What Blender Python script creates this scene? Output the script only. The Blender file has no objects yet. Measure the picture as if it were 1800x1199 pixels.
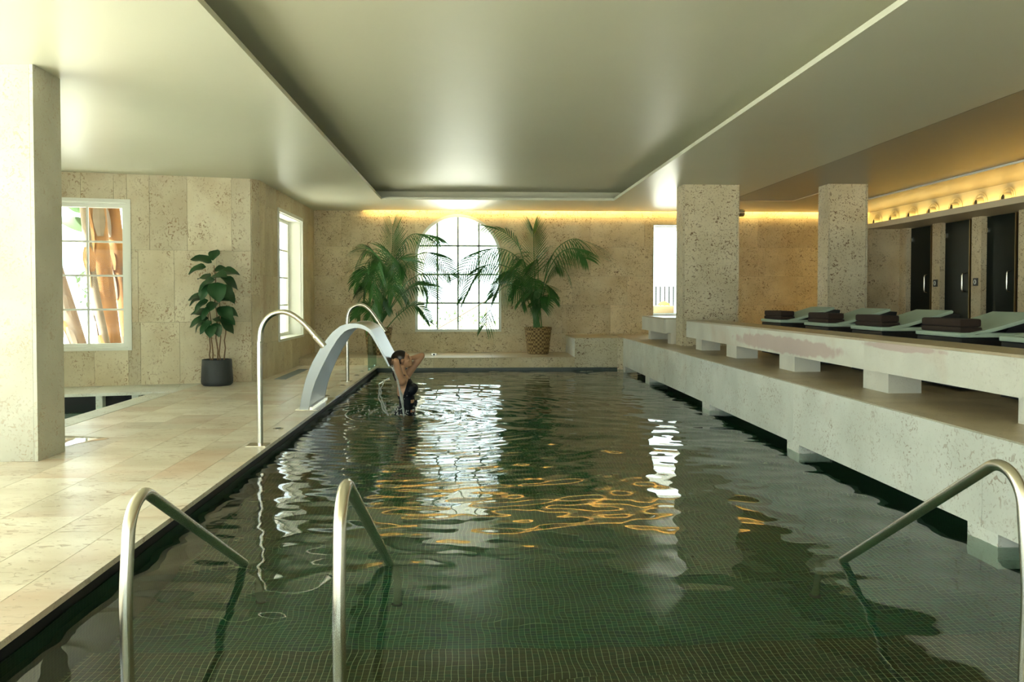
import bpy, bmesh, math, random
import numpy as np
from mathutils import Vector, Matrix
random.seed(7)
rng = np.random.default_rng(11)
PI = math.pi
SC = bpy.context.scene
COL = SC.collection

# ------------------------------------------------------------------ camera
CAM = Vector((0.0, 0.0, 1.36))          # z = 0 is the water level
YAW, PITCH, FPX, CXP, CYP = math.radians(2.7456), math.radians(1.4805), 1480.0, 900.0, 561.25
cd = bpy.data.cameras.new('camera'); cam = bpy.data.objects.new('camera', cd); COL.objects.link(cam)
cd.sensor_width = 36.0; cd.lens = FPX / 1800 * 36; cd.shift_y = -(599.5 - CYP) / 1800
cd.clip_start = 0.05; cd.clip_end = 300
cam.location = CAM
cam.rotation_euler = (PI / 2 - PITCH, 0, -YAW)
SC.camera = cam
_f = Vector((math.sin(YAW) * math.cos(PITCH), math.cos(YAW) * math.cos(PITCH), -math.sin(PITCH)))
_r = _f.cross(Vector((0, 0, 1))).normalized(); _u = _r.cross(_f)
def at(px, py, Y):
    """point of the room at depth Y seen at photo pixel (px, py): used to read sizes off the photograph"""
    d = _r * ((px - CXP) / FPX) - _u * ((py - CYP) / FPX) + _f
    return CAM + d * (Y / d.y)

# ------------------------------------------------------------------ world, exposure
W = bpy.data.worlds.new('world'); SC.world = W; W.use_nodes = True
bg = W.node_tree.nodes['Background']
bg.inputs[0].default_value = (0.82, 1.0, 1.0, 1); bg.inputs[1].default_value = 3.4
sun_d = bpy.data.lights.new('sun', 'SUN'); sun_d.energy = 36.0; sun_d.angle = math.radians(0.6); sun_d.color = (0.94, 1.0, 0.97)
sun = bpy.data.objects.new('sun', sun_d); COL.objects.link(sun); sun.location = (-20, -10, 30)
sun.rotation_euler = Vector((0.50, 0.22, -0.84)).to_track_quat('-Z', 'Y').to_euler()
SC.view_settings.view_transform = 'Standard'; SC.view_settings.look = 'None'
SC.view_settings.gamma = 1.0; SC.view_settings.use_curve_mapping = False
SC.view_settings.exposure = 0.40
SC.cycles.use_denoising = True
SC.cycles.max_bounces = 11; SC.cycles.diffuse_bounces = 6; SC.cycles.glossy_bounces = 5
SC.cycles.use_adaptive_sampling = True; SC.cycles.adaptive_threshold = 0.015
SC.cycles.transmission_bounces = 10; SC.cycles.transparent_max_bounces = 16
SC.cycles.sample_clamp_indirect = 8.0; SC.cycles.blur_glossy = 0.6

def portal(name, loc, direction, w, h):
    l = bpy.data.lights.new(name, 'AREA'); l.shape = 'RECTANGLE'; l.size = w; l.size_y = h
    l.cycles.is_portal = True
    o = bpy.data.objects.new(name, l); COL.objects.link(o); o.location = loc
    o.rotation_euler = Vector(direction).to_track_quat('-Z', 'Y').to_euler()
    return o

# ------------------------------------------------------------------ main measures
ZC, ZD, ZL, ZS = 3.13, 0.10, 0.595, 0.236      # ceiling, deck, right ledge, low step at the far end
XL, XR, YE = -1.726, 2.85, 15.75               # pool edges
YB = 17.35                                     # far wall
XW = -3.22                                     # return wall on the left

# ------------------------------------------------------------------ helpers
class MB:
    def __init__(s): s.v = []; s.f = []
    def add(s, vs, fs):
        b = len(s.v); s.v += [tuple(v) for v in vs]; s.f += [tuple(i + b for i in f) for f in fs]; return s
    def box(s, x0, x1, y0, y1, z0, z1):
        return s.add([(x0,y0,z0),(x1,y0,z0),(x1,y1,z0),(x0,y1,z0),(x0,y0,z1),(x1,y0,z1),(x1,y1,z1),(x0,y1,z1)],
                     [(0,3,2,1),(4,5,6,7),(0,1,5,4),(1,2,6,5),(2,3,7,6),(3,0,4,7)])
    def cbox(s, x0, x1, y0, y1, z0, z1, c=0.01):
        """box with chamfered edges"""
        bm = bmesh.new(); bmesh.ops.create_cube(bm, size=1)
        for v in bm.verts:
            v.co = Vector(((x0+x1)/2 + v.co.x*(x1-x0), (y0+y1)/2 + v.co.y*(y1-y0), (z0+z1)/2 + v.co.z*(z1-z0)))
        bmesh.ops.bevel(bm, geom=bm.edges[:], offset=c, segments=2, affect='EDGES', profile=0.6)
        bm.verts.index_update()
        s.add([v.co[:] for v in bm.verts], [[v.index for v in f.verts] for f in bm.faces]); bm.free(); return s
    def tube(s, pts, r, n=16, caps=True):
        pts = [Vector(p) for p in pts]; m = len(pts)
        rs = r if isinstance(r, (list, tuple)) else [r] * m
        t0 = (pts[1] - pts[0]).normalized()
        ref = Vector((0, 0, 1)) if abs(t0.z) < 0.9 else Vector((1, 0, 0))
        nrm = t0.cross(ref).normalized(); vs = []
        for i, p in enumerate(pts):
            t = (pts[min(i+1, m-1)] - pts[max(i-1, 0)]).normalized()
            nrm = (nrm - t * nrm.dot(t)).normalized(); b = t.cross(nrm)
            for k in range(n):
                a = 2 * PI * k / n
                vs.append(p + (nrm * math.cos(a) + b * math.sin(a)) * rs[i])
        fs = [(i*n+k, i*n+(k+1) % n, (i+1)*n+(k+1) % n, (i+1)*n+k) for i in range(m-1) for k in range(n)]
        if caps: fs += [tuple(reversed(range(n))), tuple((m-1)*n+k for k in range(n))]
        return s.add(vs, fs)
    def lathe(s, prof, c=(0, 0, 0), n=40, caps=(True, True)):
        vs = []
        for (r, z) in prof:
            for k in range(n):
                a = 2*PI*k/n; vs.append((c[0]+r*math.cos(a), c[1]+r*math.sin(a), c[2]+z))
        m = len(prof)
        fs = [(i*n+k, i*n+(k+1) % n, (i+1)*n+(k+1) % n, (i+1)*n+k) for i in range(m-1) for k in range(n)]
        if caps[0]: fs.append(tuple(reversed(range(n))))
        if caps[1]: fs.append(tuple((m-1)*n+k for k in range(n)))
        return s.add(vs, fs)
    def ellipsoid(s, c, r, n=20, m=12, rot=None):
        vs = [Vector((0, 0, -1))]
        for j in range(1, m):
            th = -PI/2 + PI*j/m
            for k in range(n):
                a = 2*PI*k/n; vs.append(Vector((math.cos(th)*math.cos(a), math.cos(th)*math.sin(a), math.sin(th))))
        vs.append(Vector((0, 0, 1)))
        out = []
        for v in vs:
            w = Vector((v.x*r[0], v.y*r[1], v.z*r[2]))
            if rot: w = rot @ w
            out.append(w + Vector(c))
        fs = [(0, 1+(k+1) % n, 1+k) for k in range(n)]
        for j in range(m-2):
            fs += [(1+j*n+k, 1+j*n+(k+1) % n, 1+(j+1)*n+(k+1) % n, 1+(j+1)*n+k) for k in range(n)]
        t = len(vs)-1
        fs += [(1+(m-2)*n+k, 1+(m-2)*n+(k+1) % n, t) for k in range(n)]
        return s.add(out, fs)
    def prism(s, poly, y0, y1):
        """polygon in x,z extruded along y"""
        n = len(poly)
        vs = [(x, y0, z) for x, z in poly] + [(x, y1, z) for x, z in poly]
        fs = [tuple(range(n)), tuple(reversed(range(n, 2*n)))] + [(i, n+i, n+(i+1) % n, (i+1) % n) for i in range(n)]
        return s.add(vs, fs)
    def mesh(s, name, m, smooth=False):
        me = bpy.data.meshes.new(name); me.from_pydata(s.v, [], s.f); me.update()
        if m: me.materials.append(m)
        bm = bmesh.new(); bm.from_mesh(me); bmesh.ops.recalc_face_normals(bm, faces=bm.faces[:]); bm.to_mesh(me); bm.free()
        if smooth:
            for p in me.polygons: p.use_smooth = True
            me.update()
            try: me.set_sharp_from_angle(angle=math.radians(40))
            except Exception: pass
        return me
    def build(s, name, m, parent=None, smooth=False):
        return link(name, s.mesh(name, m, smooth), parent)

def link(name, me, parent=None):
    o = bpy.data.objects.new(name, me); COL.objects.link(o)
    if parent:
        o.parent = parent
        o.matrix_parent_inverse = Matrix.Translation(parent.location).inverted() if parent.type == 'EMPTY' and parent.get('_abs') else Matrix.Identity(4)
    return o
def tag(o, label, cat, group=None, kind=None):
    o['label'] = label; o['category'] = cat
    if group: o['group'] = group
    if kind: o['kind'] = kind
    return o
def thing(name, label, cat, loc=(0, 0, 0), group=None, kind=None, absolute=True):
    """an Empty at the thing's base; with absolute=True its parts are built in room coordinates"""
    o = bpy.data.objects.new(name, None); COL.objects.link(o); o.location = loc; o.empty_display_size = 0.05
    if absolute: o['_abs'] = 1
    return tag(o, label, cat, group, kind)
def struct(o, label, cat): return tag(o, label, cat, kind='structure')
def copy_tree(o, parent=None):
    c = o.copy(); COL.objects.link(c)
    if parent: c.parent = parent
    for ch in list(o.children): copy_tree(ch, c)
    return c

# ------------------------------------------------------------------ materials
def newmat(name):
    m = bpy.data.materials.new(name); m.use_nodes = True
    return m, m.node_tree.nodes, m.node_tree.links, m.node_tree.nodes['Principled BSDF']
def plain(name, col, rough=0.5, metal=0.0, spec=0.5, noise=0.0, nscale=8.0, bump=0.0, bscale=60.0):
    m, N, L, b = newmat(name)
    b.inputs['Roughness'].default_value = rough; b.inputs['Metallic'].default_value = metal
    b.inputs['Specular IOR Level'].default_value = spec
    geo = N.new('ShaderNodeNewGeometry')
    if noise:
        n = N.new('ShaderNodeTexNoise'); n.inputs['Scale'].default_value = nscale; n.inputs['Detail'].default_value = 4
        L.new(geo.outputs['Position'], n.inputs['Vector'])
        mx = N.new('ShaderNodeMix'); mx.data_type = 'RGBA'
        mx.inputs[6].default_value = (*[c*(1-noise) for c in col], 1); mx.inputs[7].default_value = (*[min(1, c*(1+noise)) for c in col], 1)
        L.new(n.outputs['Fac'], mx.inputs[0]); L.new(mx.outputs[2], b.inputs['Base Color'])
    else: b.inputs['Base Color'].default_value = (*col, 1)
    if bump:
        n2 = N.new('ShaderNodeTexNoise'); n2.inputs['Scale'].default_value = bscale; n2.inputs['Detail'].default_value = 3
        L.new(geo.outputs['Position'], n2.inputs['Vector'])
        bp = N.new('ShaderNodeBump'); bp.inputs['Strength'].default_value = bump; bp.inputs['Distance'].default_value = 0.01
        L.new(n2.outputs['Fac'], bp.inputs['Height']); L.new(bp.outputs[0], b.inputs['Normal'])
    return m
def emit(name, col, strength):
    m, N, L, b = newmat(name); b.inputs['Base Color'].default_value = (0, 0, 0, 1)
    b.inputs['Emission Color'].default_value = (*col, 1); b.inputs['Emission Strength'].default_value = strength
    return m
def ramp(N, pts):
    r = N.new('ShaderNodeValToRGB'); cr = r.color_ramp
    while len(cr.elements) < len(pts): cr.elements.new(0.5)
    for e, (p, c) in zip(cr.elements, pts): e.position = p; e.color = c if len(c) == 4 else (*c, 1)
    return r
def stone(name, c1, c2, pit=0.8, pitcol=(0.16, 0.085, 0.035), scale=(1, 1, 1), rough=0.55, stain=0.35, vary=0.10, pitscale=30.0, bump=0.5, thr=0.60, st=(0.60, 0.78), cl=(0.42, 0.62)):
    """shell limestone: mottled cream, clustered brown worm pits, faint rusty stains, each slab its own tone"""
    m, N, L, b = newmat(name)
    geo = N.new('ShaderNodeNewGeometry'); oi = N.new('ShaderNodeObjectInfo')
    off = N.new('ShaderNodeVectorMath'); off.operation = 'SCALE'; off.inputs[0].default_value = (37.0, 19.0, 53.0)
    L.new(oi.outputs['Random'], off.inputs['Scale'])
    ad = N.new('ShaderNodeVectorMath'); ad.operation = 'ADD'
    L.new(geo.outputs['Position'], ad.inputs[0]); L.new(off.outputs[0], ad.inputs[1])
    mp = N.new('ShaderNodeMapping'); mp.inputs['Scale'].default_value = scale; L.new(ad.outputs[0], mp.inputs['Vector'])
    def noise(s, d=4, dist=0.0):
        n = N.new('ShaderNodeTexNoise'); n.inputs['Scale'].default_value = s; n.inputs['Detail'].default_value = d
        n.inputs['Distortion'].default_value = dist; L.new(mp.outputs[0], n.inputs['Vector']); return n
    n1 = noise(2.2, 6); r1 = ramp(N, [(0.35, c1), (0.65, c2)]); L.new(n1.outputs['Fac'], r1.inputs[0])
    # rusty / rosy stains with a shape of their own
    n2 = noise(1.1, 5, 0.6); r2 = ramp(N, [(st[0], (0, 0, 0)), (st[1], (stain,)*3)]); L.new(n2.outputs['Fac'], r2.inputs[0])
    mx = N.new('ShaderNodeMix'); mx.data_type = 'RGBA'; mx.inputs[7].default_value = (0.50, 0.27, 0.15, 1)
    L.new(r2.outputs[0], mx.inputs[0]); L.new(r1.outputs[0], mx.inputs[6])
    # pits
    n3 = noise(pitscale, 2, 1.6); r3 = ramp(N, [(thr, (0, 0, 0)), (thr+0.05, (1, 1, 1))]); L.new(n3.outputs['Fac'], r3.inputs[0])
    n4 = noise(3.2, 3); r4 = ramp(N, [(cl[0], (0.0,)*3), (cl[1], (1, 1, 1))]); L.new(n4.outputs['Fac'], r4.inputs[0])
    mu = N.new('ShaderNodeMath'); mu.operation = 'MULTIPLY'; L.new(r3.outputs[0], mu.inputs[0]); L.new(r4.outputs[0], mu.inputs[1])
    n5 = noise(pitscale*2.2, 1, 0.8); r5 = ramp(N, [(0.66, (0, 0, 0)), (0.72, (0.6,)*3)]); L.new(n5.outputs['Fac'], r5.inputs[0])
    mxm = N.new('ShaderNodeMath'); mxm.operation = 'MAXIMUM'; L.new(mu.outputs[0], mxm.inputs[0]); L.new(r5.outputs[0], mxm.inputs[1])
    ps = N.new('ShaderNodeMath'); ps.operation = 'MULTIPLY'; ps.inputs[1].default_value = pit; L.new(mxm.outputs[0], ps.inputs[0])
    mx2 = N.new('ShaderNodeMix'); mx2.data_type = 'RGBA'; mx2.inputs[7].default_value = (*pitcol, 1)
    L.new(ps.outputs[0], mx2.inputs[0]); L.new(mx.outputs[2], mx2.inputs[6])
    # slab tone
    mr = N.new('ShaderNodeMapRange'); mr.inputs[3].default_value = 1 - vary; mr.inputs[4].default_value = 1 + vary
    L.new(oi.outputs['Random'], mr.inputs[0])
    hs = N.new('ShaderNodeHueSaturation'); L.new(mr.outputs[0], hs.inputs['Value']); L.new(mx2.outputs[2], hs.inputs['Color'])
    L.new(hs.outputs[0], b.inputs['Base Color']); b.inputs['Roughness'].default_value = rough
    iv = N.new('ShaderNodeMath'); iv.operation = 'SUBTRACT'; iv.inputs[0].default_value = 1.0; L.new(mxm.outputs[0], iv.inputs[1])
    bp = N.new('ShaderNodeBump'); bp.inputs['Strength'].default_value = bump; bp.inputs['Distance'].default_value = 0.006
    L.new(iv.outputs[0], bp.inputs['Height']); L.new(bp.outputs[0], b.inputs['Normal'])
    return m
def rose_patches(m, patches, col=(0.55, 0.40, 0.37)):
    """rose coloured mineral patches in the stone face: (y, half length, z, half height), with ragged edges"""
    N, L = m.node_tree.nodes, m.node_tree.links; b = N['Principled BSDF']; src = b.inputs['Base Color'].links[0].from_socket
    geo = N.new('ShaderNodeNewGeometry'); n = N.new('ShaderNodeTexNoise'); n.inputs['Scale'].default_value = 7; n.inputs['Detail'].default_value = 6
    L.new(geo.outputs['Position'], n.inputs['Vector']); acc = None
    for (y, hy, z, hz) in patches:
        s_ = N.new('ShaderNodeVectorMath'); s_.operation = 'SUBTRACT'; s_.inputs[1].default_value = (0, y, z); L.new(geo.outputs['Position'], s_.inputs[0])
        q = N.new('ShaderNodeVectorMath'); q.operation = 'MULTIPLY'; q.inputs[1].default_value = (0, 1/hy, 1/hz); L.new(s_.outputs[0], q.inputs[0])
        p4 = N.new('ShaderNodeVectorMath'); p4.operation = 'LENGTH'; L.new(q.outputs[0], p4.inputs[0])
        ad = N.new('ShaderNodeMath'); ad.operation = 'ADD'; L.new(p4.outputs['Value'], ad.inputs[0]); L.new(n.outputs['Fac'], ad.inputs[1])
        r = ramp(N, [(0.66, (0.75,)*3), (0.76, (0, 0, 0))]); dv = N.new('ShaderNodeMath'); dv.operation = 'DIVIDE'; dv.inputs[1].default_value = 2.1
        L.new(ad.outputs[0], dv.inputs[0]); L.new(dv.outputs[0], r.inputs[0])
        if acc is None: acc = r.outputs[0]
        else:
            mxm = N.new('ShaderNodeMath'); mxm.operation = 'MAXIMUM'; L.new(acc, mxm.inputs[0]); L.new(r.outputs[0], mxm.inputs[1]); acc = mxm.outputs[0]
    mx = N.new('ShaderNodeMix'); mx.data_type = 'RGBA'; mx.inputs[7].default_value = (*col, 1); L.new(acc, mx.inputs[0]); L.new(src, mx.inputs[6]); L.new(mx.outputs[2], b.inputs['Base Color'])
def glass_pane(name, tint=(1, 1, 1), refl=0.10):
    """thin architectural glass: transparent with a Fresnel reflection"""
    m, N, L, b = newmat(name); N.remove(b); out = N['Material Output']
    t = N.new('ShaderNodeBsdfTransparent'); t.inputs[0].default_value = (*tint, 1)
    g = N.new('ShaderNodeBsdfGlossy'); g.inputs['Roughness'].default_value = 0.02
    lw_ = N.new('ShaderNodeLayerWeight'); lw_.inputs['Blend'].default_value = 0.5
    pw = N.new('ShaderNodeMath'); pw.operation = 'POWER'; pw.inputs[1].default_value = 5.0; L.new(lw_.outputs['Facing'], pw.inputs[0])
    fr = N.new('ShaderNodeMath'); fr.operation = 'MULTIPLY_ADD'; fr.inputs[1].default_value = 0.5; fr.inputs[2].default_value = 0.008; L.new(pw.outputs[0], fr.inputs[0])
    mx = N.new('ShaderNodeMixShader'); L.new(fr.outputs[0], mx.inputs[0]); L.new(t.outputs[0], mx.inputs[1]); L.new(g.outputs[0], mx.inputs[2])
    L.new(mx.outputs[0], out.inputs[0]); return m
def mosaic(name, axes, cols, grout=(0.30, 0.30, 0.20), size=0.03, gw=0.09):
    """small glass mosaic; axes = which two coordinates run across the tiles"""
    m, N, L, b = newmat(name); geo = N.new('ShaderNodeNewGeometry'); sp = N.new('ShaderNodeSeparateXYZ'); L.new(geo.outputs['Position'], sp.inputs[0])
    cells = []; masks = []
    for a in axes:
        d = N.new('ShaderNodeMath'); d.operation = 'DIVIDE'; d.inputs[1].default_value = size; L.new(sp.outputs['XYZ'.index(a)], d.inputs[0])
        fl = N.new('ShaderNodeMath'); fl.operation = 'FLOOR'; L.new(d.outputs[0], fl.inputs[0]); cells.append(fl)
        fr = N.new('ShaderNodeMath'); fr.operation = 'FRACT'; L.new(d.outputs[0], fr.inputs[0])
        lt = N.new('ShaderNodeMath'); lt.operation = 'LESS_THAN'; lt.inputs[1].default_value = gw; L.new(fr.outputs[0], lt.inputs[0]); masks.append(lt)
    cb = N.new('ShaderNodeCombineXYZ'); L.new(cells[0].outputs[0], cb.inputs[0]); L.new(cells[1].outputs[0], cb.inputs[1])
    wn = N.new('ShaderNodeTexWhiteNoise'); wn.noise_dimensions = '2D'; L.new(cb.outputs[0], wn.inputs['Vector'])
    r = ramp(N, [(i / (len(cols)-1) if len(cols) > 1 else 0, c) for i, c in enumerate(cols)]); L.new(wn.outputs['Value'], r.inputs[0])
    mxm = N.new('ShaderNodeMath'); mxm.operation = 'MAXIMUM'; L.new(masks[0].outputs[0], mxm.inputs[0]); L.new(masks[1].outputs[0], mxm.inputs[1])
    mx = N.new('ShaderNodeMix'); mx.data_type = 'RGBA'; mx.inputs[7].default_value = (*grout, 1)
    L.new(mxm.outputs[0], mx.inputs[0]); L.new(r.outputs[0], mx.inputs[6]); L.new(mx.outputs[2], b.inputs['Base Color'])
    b.inputs['Roughness'].default_value = 0.3
    return m

M = {}
M['stone'] = stone('shell limestone wall', (0.59, 0.48, 0.295), (0.72, 0.62, 0.42), pit=0.85, thr=0.585, pitscale=26, cl=(0.33, 0.56))
M['stone_v'] = stone('shell limestone upright slabs', (0.60, 0.52, 0.36), (0.71, 0.645, 0.48), pit=0.75, pitcol=(0.30, 0.16, 0.07), scale=(1, 1, 0.8), thr=0.58, pitscale=22, stain=0.5)
M['stone_col'] = stone('shell limestone column', (0.60, 0.53, 0.36), (0.70, 0.63, 0.46), pit=0.9, pitscale=24, stain=0.12, thr=0.59, cl=(0.25, 0.5))
M['stone_ledge'] = stone('pale limestone', (0.66, 0.67, 0.60), (0.78, 0.79, 0.72), pit=0.65, pitcol=(0.30, 0.20, 0.11), pitscale=26, stain=0.2, vary=0.04, thr=0.585)
M['stone_deck'] = stone('honed limestone paving', (0.62, 0.55, 0.43), (0.80, 0.75, 0.64), pit=0.7, pitcol=(0.34, 0.22, 0.13), scale=(0.45, 1.1, 1), rough=0.32, st=(0.50, 0.72), stain=0.6, vary=0.10, pitscale=20, bump=0.4, thr=0.58)
M['stone_top'] = stone('honed limestone bench top', (0.42, 0.34, 0.22), (0.54, 0.45, 0.30), pit=0.3, rough=0.35, stain=0.25, vary=0.05)
M['stone_pale'] = stone('pale flecked limestone column', (0.51, 0.50, 0.41), (0.61, 0.60, 0.51), pit=0.55, pitcol=(0.42, 0.30, 0.18), pitscale=24, stain=0.2, thr=0.585)
M['mortar'] = plain('mortar', (0.42, 0.36, 0.25), 0.9)
M['plaster'] = plain('outside render', (0.82, 0.80, 0.72), 0.9)
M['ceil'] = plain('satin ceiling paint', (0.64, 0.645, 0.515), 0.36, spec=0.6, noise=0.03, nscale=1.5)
M['ceil_r'] = plain('taupe satin ceiling paint', (0.30, 0.27, 0.19), 0.34, spec=0.6)  # darker and browner than the main ceiling plate
M['ceil_top'] = plain('tray ceiling paint', (0.61, 0.60, 0.46), 0.42, spec=0.6, noise=0.03, nscale=1.2)
M['white'] = plain('white painted joinery', (0.80, 0.82, 0.76), 0.4)
M['muntin'] = plain('grey green glazing bar', (0.45, 0.48, 0.42), 0.5)
M['pane'] = glass_pane('window glass')
M['screen_glass'] = glass_pane('green tinted screen glass', (0.62, 0.80, 0.74))
M['steel'] = plain('brushed stainless steel', (0.72, 0.68, 0.58), 0.24, metal=1.0)
M['steel_arch'] = plain('satin stainless sheet', (0.30, 0.31, 0.30), 0.32, metal=1.0, noise=0.06, nscale=5)
M['shade_black'] = plain('black recess shade', (0.006, 0.006, 0.006), 0.6)  # flat black painted in for the shade inside recesses
M['black_glass'] = plain('black green glass', (0.004, 0.008, 0.006), 0.3, spec=0.12)
M['brass'] = plain('brass edge', (0.55, 0.42, 0.22), 0.4, metal=1.0)
M['led'] = emit('warm led strip', (1.0, 0.68, 0.22), 75.0)
M['led2'] = emit('warm led strip shelf', (1.0, 0.70, 0.24), 24.0)
M['cream'] = plain('cream panel paint', (0.80, 0.72, 0.46), 0.6)
M['taupe'] = plain('taupe shelf paint', (0.62, 0.52, 0.36), 0.5)
M['charcoal'] = plain('charcoal ceramic', (0.035, 0.042, 0.045), 0.55, noise=0.15, nscale=30, bump=0.15)
M['soil'] = plain('pebbled soil', (0.22, 0.19, 0.14), 0.95, noise=0.4, nscale=90, bump=0.6, bscale=120)
M['stem'] = plain('brown woody stem', (0.20, 0.12, 0.06), 0.7, noise=0.3, nscale=40)
M['leaf'] = plain('glossy dark green leaf', (0.018, 0.075, 0.022), 0.38, noise=0.35, nscale=6)
M['palm'] = plain('palm leaf green', (0.045, 0.155, 0.030), 0.42, noise=0.45, nscale=4)
M['palm_stem'] = plain('palm stalk green', (0.07, 0.12, 0.03), 0.5, noise=0.3, nscale=10)
M['mattress'] = plain('sage green lounger mattress', (0.40, 0.50, 0.40), 0.75, bump=0.15, bscale=150)
M['lounger'] = plain('black lounger frame', (0.010, 0.011, 0.012), 0.5)
M['towel'] = plain('dark brown terry towel', (0.030, 0.016, 0.010), 0.95, noise=0.3, nscale=120, bump=0.6, bscale=300)
M['skin'] = plain('skin', (0.58, 0.32, 0.19), 0.38, noise=0.05, nscale=12)
M['suit'] = plain('black swimsuit', (0.005, 0.007, 0.012), 0.6, spec=0.25)
M['hair'] = plain('wet dark brown hair', (0.020, 0.012, 0.008), 0.28)
M['tile_floor'] = mosaic('green mosaic floor', 'XY', [(0.003, 0.042, 0.018), (0.006, 0.095, 0.044), (0.002, 0.028, 0.036), (0.018, 0.044, 0.009), (0.004, 0.070, 0.028)], (0.42, 0.52, 0.28), gw=0.052)
M['tile_step'] = mosaic('brown green mosaic steps', 'XY', [(0.040, 0.034, 0.010), (0.070, 0.042, 0.012), (0.016, 0.042, 0.016), (0.050, 0.026, 0.007)], (0.62, 0.60, 0.34), gw=0.06)
M['tile_side'] = mosaic('green mosaic side', 'YZ', [(0.010, 0.030, 0.018), (0.016, 0.05, 0.03), (0.005, 0.02, 0.02)], (0.10, 0.12, 0.07))
M['tile_end'] = mosaic('green mosaic end', 'XZ', [(0.010, 0.030, 0.018), (0.016, 0.05, 0.03), (0.005, 0.02, 0.02)], (0.14, 0.16, 0.09))
M['trim_green'] = plain('dark green tile trim', (0.035, 0.05, 0.03), 0.4)
M['bark'] = plain('peeling orange bark', (0.24, 0.11, 0.03), 0.9, noise=0.5, nscale=5)
M['bark_pale'] = plain('pale dry leaf sheath', (0.17, 0.13, 0.085), 0.9, noise=0.4, nscale=7)
M['banana'] = plain('banana leaf', (0.035, 0.085, 0.014), 0.5, noise=0.3, nscale=4)
M['iron'] = plain('dark iron', (0.03, 0.03, 0.03), 0.5)
M['cushion'] = plain('beige outdoor cushion', (0.20, 0.15, 0.07), 0.9)
M['orange'] = plain('orange cushion', (0.22, 0.10, 0.008), 0.9)
M['grate'] = plain('blue grey floor grate', (0.22, 0.26, 0.25), 0.4, metal=0.5)
M['ground'] = plain('pale terrace', (0.62, 0.58, 0.48), 0.9)
M['bush'] = plain('garden leaves', (0.06, 0.11, 0.03), 0.7, noise=0.5, nscale=3)
def water_mat():
    m, N, L, b = newmat('pool water')
    b.inputs['Base Color'].default_value = (0.62, 0.95, 0.80, 1); b.inputs['Roughness'].default_value = 0.0
    b.inputs['IOR'].default_value = 1.33; b.inputs['Transmission Weight'].default_value = 1.0
    return m
M['water'] = water_mat()
def foam_mat():
    m, N, L, b = newmat('falling water')
    b.inputs['Base Color'].default_value = (0.92, 0.96, 0.95, 1); b.inputs['Roughness'].default_value = 0.12
    b.inputs['IOR'].default_value = 1.33; b.inputs['Transmission Weight'].default_value = 0.8
    return m
M['foam'] = foam_mat()
def basket_mat():
    m, N, L, b = newmat('woven seagrass')
    tc = N.new('ShaderNodeTexCoord'); wv = N.new('ShaderNodeTexChecker'); wv.inputs['Scale'].default_value = 24
    wv.inputs['Color1'].default_value = (0.34, 0.24, 0.10, 1); wv.inputs['Color2'].default_value = (0.12, 0.075, 0.03, 1)
    L.new(tc.outputs['Object'], wv.inputs['Vector']); L.new(wv.outputs[0], b.inputs['Base Color']); b.inputs['Roughness'].default_value = 0.85
    return m
M['basket'] = basket_mat()

CUBE = MB().box(-.5, .5, -.5, .5, -.5, .5)
_cubes = {}
def cube_mesh(mat):
    if mat not in _cubes: _cubes[mat] = CUBE.mesh('slab', M[mat])
    return _cubes[mat]
def slab(parent, mat, x0, x1, y0, y1, z0, z1, name='slab'):
    """axis-aligned stone slab, sharing one mesh per material"""
    o = link(name, cube_mesh(mat), parent)
    o.location = ((x0+x1)/2, (y0+y1)/2, (z0+z1)/2); o.scale = (x1-x0, y1-y0, z1-z0)
    return o

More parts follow.
